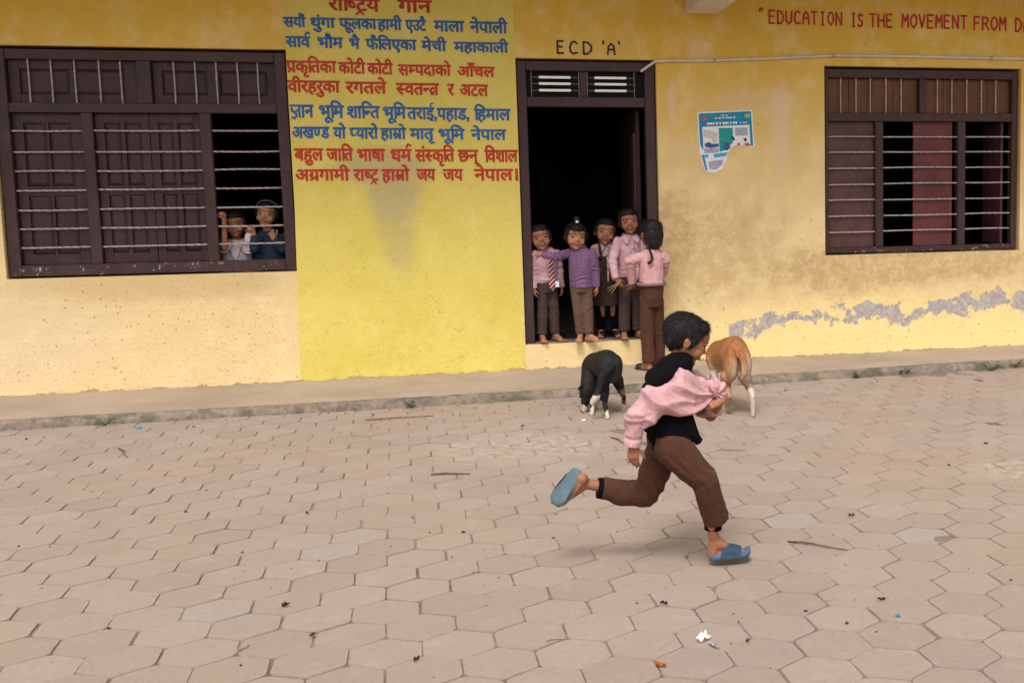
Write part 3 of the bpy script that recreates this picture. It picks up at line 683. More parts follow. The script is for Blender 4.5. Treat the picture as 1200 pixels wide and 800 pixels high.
TORN = [(55, 95), (565, 92), (575, 250), (585, 435), (560, 448), (510, 440), (480, 420), (455, 438), (415, 422), (372, 440), (350, 470), (330, 510), (322, 560), (295, 600), (290, 635), (240, 660), (205, 680), (150, 668), (115, 655), (95, 590), (70, 480), (60, 300)]
TEAL = [(68, 108), (555, 103), (562, 250), (572, 432), (548, 436), (538, 232), (98, 236), (108, 490), (140, 655), (122, 648), (100, 560), (80, 470), (72, 300)]
def pp_(pl): return [pw(*p) for p in pl]
tri = []
prt = sheet('paper', [(pp_(TORN), mW)], poster, WY-.005)
parts = [(pp_(TEAL), mT), (pp_([(250, 250), (382, 256), (380, 400), (350, 420), (330, 460), (255, 478)]), mG),
 (pp_([(402, 255), (522, 258), (520, 335), (405, 330)]), mP), (pp_([(110, 262), (165, 268), (240, 300), (235, 380), (200, 395), (180, 350), (112, 330)]), plain('poster_pale_print', (.60, .52, .58), .6, .3, 120)),
 (pp_([(118, 395), (160, 380), (185, 400), (250, 400), (248, 430), (180, 440), (120, 425)]), mB), (pp_([(112, 440), (245, 445), (248, 485), (115, 485)]), mP),
 (pp_([(112, 498), (150, 500), (150, 528), (118, 530)]), mC), (pp_([(198, 498), (330, 485), (318, 520), (205, 532)]), mC),
 (pp_([(150, 570), (200, 560), (285, 555), (280, 600), (220, 645), (160, 640)]), mP), (pp_([(300, 395), (345, 392), (358, 440), (330, 470), (292, 455)]), mB),
 (pp_([(365, 340), (385, 335), (402, 370), (388, 380)]), mK), (pp_([(480, 362), (505, 358), (512, 385), (490, 390)]), mK), (pp_([(484, 410), (520, 402), (545, 420), (538, 436), (500, 430)]), mR), (pp_([(420, 405), (445, 398), (450, 425), (425, 425)]), mR),
 (pp_([(97+25*math.cos(a)+22, 155+22*math.sin(a)) for a in [k*math.pi/5 for k in range(10)]]), mR), (pp_([(495, 130), (542, 130), (542, 165), (495, 165)]), mY)]
pr2 = random.Random(3)
def scrib(x0, x1, y, h):
    x = x0
    while x < x1:
        w = pr2.uniform(9, 22); parts.append((pp_([(x, y-h), (x+w, y-h+1), (x+w, y+h), (x, y+h-1)]), mW)); x += w+pr2.choice([3, 4, 5, 14])
scrib(272, 335, 135, 5); scrib(215, 395, 158, 7); scrib(140, 430, 208, 12); scrib(445, 500, 210, 6)
sheet('print', parts, poster, WY-.0058)
# ---------------------------------------------------------------- people and dogs
def remesh(bm, voxel, smooth=3, name='body'):
    me = bpy.data.meshes.new('t'); bm.to_mesh(me); bm.free()
    o = bpy.data.objects.new('t', me); COL.objects.link(o)
    m = o.modifiers.new('r', 'REMESH'); m.mode = 'VOXEL'; m.voxel_size = voxel
    if smooth:
        s = o.modifiers.new('s', 'SMOOTH'); s.iterations = smooth; s.factor = .5
    bpy.context.view_layer.update(); dg = bpy.context.evaluated_depsgraph_get()
    out = bpy.data.meshes.new_from_object(o.evaluated_get(dg)); bpy.data.objects.remove(o); bpy.data.meshes.remove(me)
    out.name = name; return out
def co_no(me):
    n = len(me.vertices); c = np.empty(n*3, 'f'); me.vertices.foreach_get('co', c)
    q = np.empty(n*3, 'f'); me.vertex_normals.foreach_get('vector', q); return c.reshape(-1, 3), q.reshape(-1, 3)
def setco(me, c): me.vertices.foreach_set('co', np.ascontiguousarray(c, 'f').ravel()); me.update()
def folds(me, amp, freq=55, seed=0, centres=(), stretch=(1, 1, .45)):
    """cloth relief: warped ridges everywhere, sharper bunching round the joints"""
    c, q = co_no(me); r = np.random.RandomState(seed); s = np.array(stretch)
    p = c*s; w = np.zeros(len(c))
    for k in range(3):
        d = r.randn(3); d /= np.linalg.norm(d); e = r.randn(3, 3)*12
        ph = (p@d)*freq*(1+.5*k)+1.6*np.sin(p@e[0]+r.rand()*6)+1.1*np.sin(p@e[1]*1.7+r.rand()*6)
        w += (1-np.abs(np.sin(ph))*1.6)*(.6/(1+k))
    g = .45+.55*np.sin(c@(r.randn(3)*9)+r.rand()*6)**2
    w *= g
    for (cc, ax, sg, am) in centres:
        dd = c-np.array(cc); dist = np.linalg.norm(dd, axis=1); a = np.array(ax, 'f'); a /= np.linalg.norm(a)
        w += am*np.exp(-(dist/sg)**2)*np.sin((dd@a)*150+2.2*np.sin(dd@(r.randn(3)*30)))
    setco(me, c+q*(w*amp)[:, None])
def mesh_part(name, bm, mat, parent, voxel=.005, smooth=3, fold=None):
    me = remesh(bm, voxel, smooth, name)
    if fold: folds(me, **fold)
    return link_mesh(name, me, mat, parent, True)
def axes(fwd, up=(0, 0, 1)):
    f = V(fwd).normalized(); u = V(up); u = (u-f*u.dot(f)).normalized(); r = f.cross(u)
    return r, f, u
class Head:
    """local x = the person's right, y = forward, z = up, in head heights"""
    def __init__(s, c, fwd, H, up=(0, 0, 1), wide=1.0):
        s.c = V(c); s.H = H; s.r, s.f, s.u = axes(fwd, up); s.M = Matrix((s.r, s.f, s.u)).transposed(); s.w = wide
    def p(s, x, y, z): return s.c+(s.r*x*s.w+s.f*y+s.u*z)*s.H
    def e(s, bm, c, r, sub=3, R=None):
        M = s.M if R is None else s.M @ R
        ell(bm, s.p(*c), [q*s.H for q in r], M, sub)
    def skull(s, bm):
        e = s.e
        e(bm, (0, -.07, .15), (.345*s.w, .43, .35)); e(bm, (0, .09, -.06), (.30*s.w, .30, .34)); e(bm, (0, .10, -.30), (.20*s.w, .22, .16))
        e(bm, (0, .26, -.395), (.085, .075, .065), 2); e(bm, (0, .10, .17), (.29*s.w, .29, .22))
        for k in (-1, 1):
            e(bm, (.160*k, .235, -.16), (.130, .125, .125), 2); e(bm, (.13*k, .335, .075), (.10, .055, .035), 2)
            e(bm, (.335*k, -.03, -.05), (.035, .085, .12), 2, Matrix.Rotation(-.35*k, 3, 'Z')); e(bm, (.36*k, -.045, -.02), (.03, .06, .07), 2)
        cap(bm, s.p(0, .350, .03), s.p(0, .405, -.09), .026*s.H, .040*s.H, 10); 
        for k in (-1, 1): e(bm, (.040*k, .375, -.110), (.032, .036, .026), 2)
        e(bm, (0, .330, -.205), (.070, .05, .030), 2); e(bm, (0, .318, -.262), (.07, .05, .03), 2)
    def features(s, par, mats, smile=0.0, look=(0, 0)):
        for k in (-1, 1):
            bm = bmesh.new(); s.e(bm, (.140*k, .310, -.015), (.060, .036, .034), 2); eye = obj('eye', bm, mats['eye'], par, True)
            bm = bmesh.new(); s.e(bm, (.138*k+look[0], .334, look[1]-.015), (.038, .018, .033), 2); obj('iris', bm, mats['iris'], eye, True)
            bm = bmesh.new(); tube(bm, [s.p(k*x, y, z) for x, y, z in ((.20, .290, .0), (.17, .335, .022), (.13, .358, .028), (.09, .350, .014), (.07, .335, -.005))], .008*s.H, 6); obj('eyelid', bm, mats['iris'], eye, True)
            bm = bmesh.new(); tube(bm, [s.p(k*x, y, z) for x, y, z in ((.235, .285, .085), (.18, .352, .125), (.12, .382, .125), (.06, .385, .105))], [.005*s.H, .009*s.H, .010*s.H, .006*s.H], 6); obj('eyebrow', bm, mats['hair'], par, True)
        bm = bmesh.new(); u = smile*.02
        tube(bm, [s.p(x, y, z) for x, y, z in ((-.085, .335, -.225+u), (-.045, .362, -.222), (0, .370, -.228), (.045, .362, -.222), (.085, .335, -.225+u))], [.005*s.H, .019*s.H, .019*s.H, .019*s.H, .005*s.H], 8)
        tube(bm, [s.p(x, y, z) for x, y, z in ((-.07, .332, -.235+u), (-.04, .356, -.248), (0, .364, -.254), (.04, .356, -.248), (.07, .332, -.235+u))], [.005*s.H, .019*s.H, .024*s.H, .019*s.H, .005*s.H], 8)
        obj('lips', bm, mats['lip'], par, True)
    def hair(s, par, mat, seed=0, length=.10, nst=900, voxel=.006, back=0.0, fringe=0.0, extra=None, low=-.16):
        bm = bmesh.new()
        s.e(bm, (0, -.11, .20), (.375*s.w, .435, .335)); s.e(bm, (0, -.20, .0+back), (.345*s.w, .33, .33)); s.e(bm, (0, .13, .335), (.275*s.w, .245+fringe, .165))
        for k in (-1, 1): s.e(bm, (.30*k*s.w, .02, .10), (.065, .16, .19), 2)
        if extra: extra(bm)
        me = remesh(bm, voxel, 3, 'hair')
        c, q = co_no(me); r = np.random.RandomState(seed)
        L = (c-np.array(s.c))@np.array(s.M)/s.H
        w = np.sin(L@np.array([38, 9, 4])+2*np.sin(L@np.array([5, 17, 9])))*.5+np.sin(L@np.array([14, 31, 8])+3*np.sin(L[:, 2]*9))*.5
        setco(me, c+q*(w*.0010*s.H/.2)[:, None]); c, q = co_no(me)
        ho = link_mesh('hair', me, mat, par, True)
        # locks lying along the scalp
        idx = r.permutation(len(c))[:nst*2]; vs, fs = [], []
        top = V((0, -.12, .5))
        for i in idx:
            l = V(L[i]); n = V(q[i]); p = V(c[i])
            if l.z < low and l.y > -.1: continue
            ldn = (l-top); tn = s.r*ldn.x+s.f*ldn.y+s.u*(ldn.z*.8-.15); tn = tn-n*tn.dot(n)
            if tn.length < 1e-4: continue
            tn = (tn.normalized()+V(r.randn(3))*.18).normalized(); sd_ = tn.cross(n).normalized()
            ln = length*s.H*(.6+.8*r.rand()); wd = .008*s.H*(.6+.8*r.rand()); b = len(vs)
            lift = .003*s.H+.008*s.H*r.rand()
            vs += [p-sd_*wd+n*.002*s.H, p+sd_*wd+n*.002*s.H, p+tn*ln*.55-sd_*wd*.8+n*lift, p+tn*ln*.55+sd_*wd*.8+n*lift, p+tn*ln+n*lift*.4-s.u*ln*.1]
            fs += [(b, b+1, b+3, b+2), (b+2, b+3, b+4)]
        m2 = bpy.data.meshes.new('locks'); m2.from_pydata(vs, [], fs); link_mesh('hair_locks', m2, mat, ho, True)
        return ho
def hand(bm, wrist, d, palm, side, L=.115, curl=.5, thumb=.6, spread=.12):
    """palm plus four unequal fingers and a side thumb. d: wrist to knuckles, palm: the way the palm faces, side: +1/-1 which side the thumb is on"""
    w = V(wrist); d = V(d).normalized(); n = V(palm); n = (n-d*n.dot(d)).normalized(); s = d.cross(n)*side; k = L/.115
    cap(bm, w-d*.012*k, w+d*.014*k, .0155*k, .015*k, 10)
    loft(bm, [(w, s*.015*k, n*.011*k), (w+d*.02*k, s*.022*k, n*.0115*k), (w+d*.046*k, s*.0255*k, n*.0105*k), (w+d*.056*k, s*.023*k, n*.008*k)], 14)
    for i, (off, ln, r) in enumerate(((.0185, .050, .0058), (.0065, .056, .0060), (-.0055, .052, .0057), (-.0170, .040, .0050))):
        p = w+d*(.050-.003*abs(i-1))*k+s*off*k; a = 0; dd = (d+s*(off*spread*40*.15)).normalized()
        for j, (f, bend) in enumerate(((.45, .75), (.30, 1.0), (.25, .8))):
            a += bend*curl*(1+.10*i); v = dd*math.cos(a)+n*math.sin(a); q = p+v*ln*f*k; cap(bm, p, q, r*k*(1-.08*j), r*k*(.93-.08*j), 8, 1); p = q
    p = w+d*.014*k+s*.017*k+n*.004*k
    for f, tw in ((.024, .8), (.018, .45), (.014, .2)):
        v = (d+s*tw+n*thumb*(.5+(.8-tw))).normalized(); q = p+v*f*k; cap(bm, p, q, .0078*k*(1 if f > .02 else .88), .0070*k*(1 if f > .02 else .85), 8, 1); p = q
def foot(bm, ankle, toe, up=(0, 0, 1), L=.17, w=.030):
    """ankle joint and the point under the toes; heel behind, five toes in front"""
    a, t = V(ankle), V(toe); f = (t-a); u = V(up).normalized(); f = (f-u*f.dot(u)).normalized(); s = f.cross(u)
    heel = a-f*.014-u*(a-t).dot(u)*.72
    base = a-u*(a-t).dot(u)
    cap(bm, a, heel+u*.004, .026, .0245, 12); chain(bm, [(a+f*.004, .027), (base+f*.045+u*.034, .024), (base+f*.085+u*.022, .021)])
    loft(bm, [(base-f*.030+u*.018, s*.018, u*.017), (base+u*.020, s*.024, u*.019), (base+f*.05+u*.019, s*.026, u*.018), (base+f*.095+u*.013, s*.034, u*.0125), (base+f*.118+u*.010, s*.031, u*.010)], 14)
    for i, (o, l, r) in enumerate(((-.022, .036, .0105), (-.0065, .032, .0075), (.006, .028, .007), (.017, .023, .0066), (.026, .017, .0062))):
        p = base+f*(.108-.004*i)+s*o+u*.010; cap(bm, p, p+f*l, r, r*.92, 8, 1)
def sleeve(bm, pts, rs, cuff_flat=True):
    for i in range(len(pts)-1):
        cone(bm, pts[i], pts[i+1], rs[i], rs[i+1], 16)
        if i > 0 or True: ell(bm, pts[i], (rs[i],)*3, sub=2)
def skin_mat(name, c):
    t = NT(name, .55); vec = t.pos(); t.b.inputs['Subsurface Weight'].default_value = .12; t.b.inputs['Subsurface Scale'].default_value = .01
    t.b.inputs['Subsurface Radius'].default_value = (1, .35, .2)
    f = t.noise(25, 4, .6, vec=vec)
    t.color(t.mix(t.ramp(f, .35, .7), tuple(x*.86 for x in c), tuple(x*1.12 for x in c))); t.bump(t.noise(300, 3, .6), .12, .001); return t.m
def cloth_mat(name, c, var=.12, weave=900, rough=.9, fuzz=True):
    t = NT(name, rough); vec = t.pos()
    t.b.inputs['Sheen Weight'].default_value = .02 if fuzz else 0
    f = t.noise(14, 5, .65, vec=vec)
    t.color(t.mix(t.ramp(f, .3, .7), tuple(x*(1-var) for x in c), tuple(min(1, x*(1+var)) for x in c)))
    t.bump(t.math('ADD', t.noise(weave, 2, .5, vec=vec), t.math('MULTIPLY', t.noise(17, 5, .6, 2.0, vec=vec), 6.0)), .5, .0035); return t.m
def hair_mat():
    t = NT('black_hair', .62); t.b.inputs['Specular IOR Level'].default_value = .22; f = t.noise(60, 3, .6)
    t.color(t.mix(f, (.006, .005, .006), (.020, .016, .016))); return t.m
SK1 = skin_mat('brown_skin', (.305, .130, .071)); SK2 = skin_mat('tan_skin', (.385, .178, .100)); 
HAIR = hair_mat()
FM = dict(eye=plain('eye_white', (.33, .29, .27), .4, .03), iris=plain('dark_brown_iris', (.012, .007, .005), .25, .1), hair=HAIR, lip=plain('lips', (.30, .10, .08), .5, .1))
PINK = cloth_mat('pink_shirt_cotton', (.56, .315, .335)); PINK2 = cloth_mat('washed_pink_shirt_cotton', (.56, .35, .39)); BROWN = cloth_mat('brown_trouser_cloth', (.070, .025, .014)); 
BROWN2 = cloth_mat('dusty_brown_trouser_cloth', (.125, .070, .052)); BLACKC = cloth_mat('black_jersey', (.0035, .0035, .005), fuzz=False); BLACKC.node_tree.nodes['Principled BSDF'].inputs['Specular IOR Level'].default_value = .08; DKBROWN = cloth_mat('dark_brown_pinafore_cloth', (.045, .024, .018))
GREYBR = cloth_mat('charcoal_brown_trouser_cloth', (.060, .036, .032)); NAVY = cloth_mat('teal_navy_jacket', (.014, .034, .062)); CREAM = cloth_mat('pale_lilac_shirt_cotton', (.52, .44, .47))
# ---------------------------------------------------------------- the running boy
def running_boy():
    root = empty('person', (1.12, 4.50, 0))
    tag(root, 'running boy in black vest with pink shirt slipping off, brown trousers and blue slides', 'person')
    hd = Head((0.958, 4.550, 0.931), (1, -.16, -.50), .203, (.45, 0, 1))
    hipN, hipF = V((0.859, 4.460, 0.524)), V((0.846, 4.600, 0.489))
    kneeN, ankN, toeN = V((0.988, 4.420, 0.373)), V((1.038, 4.480, 0.099)), V((1.149, 4.480, 0.034))
    kneeF, ankF, toeF = V((0.776, 4.600, 0.288)), V((0.523, 4.630, 0.348)), V((0.422, 4.620, 0.293))
    shN, shF = V((0.851, 4.430, 0.756)), V((0.998, 4.660, 0.745)); nb = V((0.915, 4.550, 0.829))
    elN, wrN = V((0.709, 4.400, 0.663)), V((0.698, 4.420, 0.544)); elF, wrF = V((1.054, 4.580, 0.606)), V((1.059, 4.440, 0.687))
    chest = V((0.906, 4.550, 0.724)); waist = V((0.869, 4.540, 0.596)); pel = V((0.855, 4.530, 0.528))
    Y = V((0, 1, 0)); ax = V((1, 0, -.25)).normalized()
    # --- body
    bm = bmesh.new(); hd.skull(bm)
    cap(bm, nb, hd.p(0, -.10, -.18), .036, .036)
    def torso(bm, g=0.0):
        loft(bm, [(pel-V((0, 0, .05)), ax*(.07+g), Y*(.085+g)), (pel, ax*(.075+g), Y*(.095+g)), (waist, ax*(.066+g), Y*(.085+g)), (chest, ax*(.078+g), Y*(.105+g)), ((chest+nb)/2+V((0, 0, .015)), ax*(.07+g), Y*(.10+g)), (nb, ax*(.04+g), Y*(.05+g))], 20)
    torso(bm)
    for a, b, c in ((shN, elN, wrN), (shF, elF, wrF)): chain(bm, [(a, .034), (b, .025), (c, .018)])
    for h, k, a in ((hipN, kneeN, ankN), (hipF, kneeF, ankF)):
        cap(bm, h, k, .058, .040); mid = k.lerp(a, .3); chain(bm, [(k, .038), (mid, .038), (k.lerp(a, .7), .0235), (a, .023)])
    foot(bm, ankN, toeN, (-.1, 0, 1)); 
    uF = -(V((0.394, 4.620, 0.274))-V((0.497, 4.630, 0.403))).cross(V((0, 1, 0))).normalized()
    if uF.x < 0: uF = -uF
    uF = (uF+V((0, .75, 0))).normalized()
    foot(bm, ankF, toeF, uF)
    hand(bm, wrN+V((.0, 0, -.004)), (.0, -.05, -1), (.35, .9, 0), 1, .115, .35)
    hand(bm, wrF, V((1.004, 4.420, 0.680))-wrF, (-.2, .55, -.85), -1, .108, 1.15)
    body = link_mesh('body', remesh(bm, .0032, 3, 'body'), SK1, root, True)
    hd.features(root, FM)
    hd.hair(root, HAIR, 3, .125, 3000, .005, .04, -.07, extra=lambda b: hd.e(b, (0, -.14, .16), (.39, .45, .37)))
    # --- black vest: yoke over the back and tail at the hips
    bm = bmesh.new(); torso(bm, .010)
    cap(bm, shN+V((-.01, .02, .0)), shN+V((-.035, .02, -.035)), .050, .046); cap(bm, shF, shF+V((.03, 0, -.04)), .046, .040)
    ell(bm, (0.879, 4.530, 0.813), (.105, .112, .060), Matrix.Rotation(-.62, 3, 'Y')); ell(bm, (0.830, 4.520, 0.782), (.060, .105, .052)); cap(bm, (0.808, 4.420, 0.791), (0.766, 4.420, 0.752), .040, .034)
    loft(bm, [(nb+V((-.012, 0, -.008)), ax*.058, Y*.062), (nb+V((.004, 0, .018)), ax*.046, Y*.050)], 20)
    lo = V((0.880, 4.530, 0.544)); loft(bm, [(V((0.884, 4.540, 0.656)), ax*.083, Y*.108), (V((0.874, 4.530, 0.598)), V((1, 0, -.12))*.104, Y*.116), (lo, V((1, 0, -.20))*.119, Y*.123)], 20)
    cone(bm, (0.906, 4.440, 0.616), (0.974, 4.440, 0.528), .030, .018, 10)
    mesh_part('vest', bm, BLACKC, root, .0045, 2, dict(amp=.0030, freq=34, seed=4, centres=[((0.789, 4.450, 0.757), (1, 0, 1), .06, 1.0)]))
    # --- pink shirt: sleeve on the near arm, body of the shirt swept across to the far hand
    bm = bmesh.new()
    PXY = lambda x, y, d: V((x, d, y))
    def sweep(cols):   # cols: list of (top, bottom, y) making one thick swathe
        secs = []
        for (tx, ty), (bx, by), yy, th in cols:
            a, b = PXY(tx, ty, yy), PXY(bx, by, yy); secs.append(((a+b)/2, (b-a)/2, V((0, th, 0))))
        loft(bm, secs, 22, 2.6)
    sweep([((0.704, 0.715), (0.688, 0.613), 4.42, 0.03), ((0.758, 0.782), (0.730, 0.592), 4.41, 0.04), ((0.806, 0.782), (0.778, 0.620), 4.41, 0.05), ((0.853, 0.789), (0.822, 0.649), 4.42, 0.058), ((0.898, 0.836), (0.890, 0.650), 4.43, 0.062), ((0.934, 0.833), (0.952, 0.645), 4.44, 0.055), ((0.974, 0.795), (0.990, 0.658), 4.45, 0.042), ((1.012, 0.767), (1.028, 0.689), 4.46, 0.026)])
    sweep([((0.909, 0.734), (0.892, 0.612), 4.62, 0.05), ((0.977, 0.782), (0.973, 0.615), 4.66, 0.06), ((1.019, 0.757), (1.024, 0.637), 4.62, 0.05), ((1.051, 0.739), (1.057, 0.681), 4.54, 0.03)])
    # flared end beyond the fist
    sweep([((1.007, 0.773), (1.016, 0.702), 4.47, 0.022), ((1.050, 0.788), (1.041, 0.701), 4.47, 0.03), ((1.081, 0.765), (1.066, 0.685), 4.47, 0.032), ((1.097, 0.740), (1.080, 0.684), 4.47, 0.02)])
    sleeve(bm, [shN.lerp(elN, .5), elN+V((.006, 0, 0)), elN.lerp(wrN, .55), wrN+V((.003, 0, .0))], [.046, .037, .036, .0335])
    sleeve(bm, [shF, elF+V((-.02, .03, .03)), elF.lerp(wrF, .55)], [.052, .044, .034])
    me = remesh(bm, .0042, 3, 'shirt')
    c, q = co_no(me)
    # long drapes running from the near elbow up to the gathered fist
    P0 = np.array((1.046, 4.460, 0.716)); dd = c-P0; ang = np.arctan2(dd[:, 2], -dd[:, 0]); rr = np.hypot(dd[:, 0], dd[:, 2])
    body_m = 1/(1+np.exp(-(c[:, 2]-V((0.729, 4.420, 0.610)).z)*90))
    w = np.clip(1-np.abs(np.sin(ang*9+1.3*np.sin(rr*14)+.8*np.sin(rr*31)))*1.7, -1, 1)*np.clip(.25+rr*2.2, 0, 1)*np.clip(1.3-rr*1.2, .4, 1)
    w2 = np.clip(1-np.abs(np.sin(ang*4.3+2.4*np.sin(rr*9+1)))*1.5, -1, 1)
    setco(me, c+q*((w*.009+w2*.008)*body_m)[:, None]); folds(me, .0030, 46, 8, [(tuple(elN.lerp(wrN, .3)), (0, 0, 1), .05, 2.2), (tuple(wrN+V((0, 0, .02))), (0, 0, 1), .03, 1.0)])
    sh = link_mesh('shirt', me, PINK, root, True)
    bm = bmesh.new(); x, y, d = frame(elN-wrN)   # turned cuff
    loft(bm, [(wrN-d*.004, x*.0345, y*.0345), (wrN+d*.026, x*.0365, y*.0365), (wrN+d*.028, x*.033, y*.033), (wrN+d*.002, x*.031, y*.031)], 20, caps=False); obj('cuff', bm, PINK, sh, True)
    # --- trousers
    bm = bmesh.new()
    loft(bm, [(V((0.863, 4.530, 0.570)), ax*.082, Y*.098), (pel-V((0, 0, .02)), ax*.086, Y*.100), (pel-V((0, 0, .075)), ax*.074, Y*.092)], 20)
    aN = V((1.046, 4.475, 0.190)); aF = V((0.599, 4.620, 0.323))
    hN, hF = V((0.865, 4.460, 0.510)), V((0.849, 4.600, 0.460))
    for h, k, a, rs in ((hN, kneeN, aN, (.080, .070, .057, .055)), (hF, kneeF, aF, (.074, .065, .056, .046))):
        m = h.lerp(k, .5); cap(bm, h, m, rs[0], rs[1]); cap(bm, m, k, rs[1], rs[2]); cone(bm, k, a, rs[2], rs[3], 18)
    ell(bm, kneeF.lerp(aF, .45)+V((0, 0, -.012)), (.085, .05, .047)); 
    mesh_part('trousers', bm, BROWN, root, .0045, 3, dict(amp=.0036, freq=30, seed=9, centres=[(tuple(kneeN), (.8, .3, .6), .075, 1.0), (tuple(kneeF+V((.02, 0, .04))), (1, 0, .3), .075, 1.8), (tuple(pel+V((.04, -.08, -.06))), (1, 0, .8), .08, 1.5), (tuple(aN+V((0, 0, .04))), (0, 0, 1), .05, 1.0)]))
    # --- black leggings showing under the cuffs
    for k, a, b, r in ((kneeN, (1.035, 4.480, 0.229), (1.032, 4.480, 0.150), .036), (kneeF, (0.634, 4.620, 0.316), (0.579, 4.620, 0.326), .043)):
        bm = bmesh.new(); cone(bm, a, b, r+.004, r, 20); obj('legging', bm, BLACKC, root, True)
    # --- slide sandals: a thick sole and a broad strap, toes out in front
    blue = plain('blue_rubber', (.055, .105, .17), .6, .10, 20, .15, 200); sole_m = plain('grey_blue_sole', (.085, .135, .16), .75, .15, 15, .3, 120)
    def slide(heel, toe, up, w, mats, th=.030):
        h, t, u = V(heel), V(toe), V(up).normalized(); f = (t-h); L = f.length; f.normalize(); u = (u-f*u.dot(f)).normalized(); s = f.cross(u)
        def at(q, o, z): return h+f*L*q+s*o+u*z
        bm = bmesh.new(); prof = [(0, .010), (.02, .022), (.10, .031), (.3, .034), (.5, .035), (.75, .042), (.9, .037), (.97, .024), (1, .010)]
        secs = [(at(q, 0, th/2+(.010 if q > .9 else 0)*(q-.9)*10), s*ww*w/.042, u*th/2) for q, ww in prof]; loft(bm, secs, 16, 3.2)
        so = obj('sandal', bm, mats[0], root, True)
        bm = bmesh.new(); n = 14; rows = []
        for (q, rise, ww) in ((.30, .052, .038), (.42, .052, .040), (.56, .047, .042), (.68, .040, .043), (.78, .033, .0425)):
            rows.append([(at(q-.06*abs(math.cos(math.pi*i/n))**2, ww*w/.042*1.0*math.cos(math.pi*i/n), th*.35+(rise+.012-th*.3)*math.sin(math.pi*i/n)**.7)) for i in range(n+1)])
        vs = [[bm.verts.new(p) for p in r] for r in rows]
        for a, b in zip(vs, vs[1:]):
            for i in range(n): bm.faces.new((a[i], a[i+1], b[i+1], b[i]))
        bmesh.ops.solidify(bm, geom=bm.faces[:], thickness=.005); bmesh.ops.recalc_face_normals(bm, faces=bm.faces)
        obj('strap', bm, mats[1], so, True)
        return so
    slide(V((1.015, 4.480, 0.019)), V((1.189, 4.480, 0.025)), (-.1, 0, 1), .042, (blue, blue))
    slide(V((0.500, 4.630, 0.410)), V((0.391, 4.620, 0.275)), uF, .044, (sole_m, blue), .018)
    return root
running_boy()
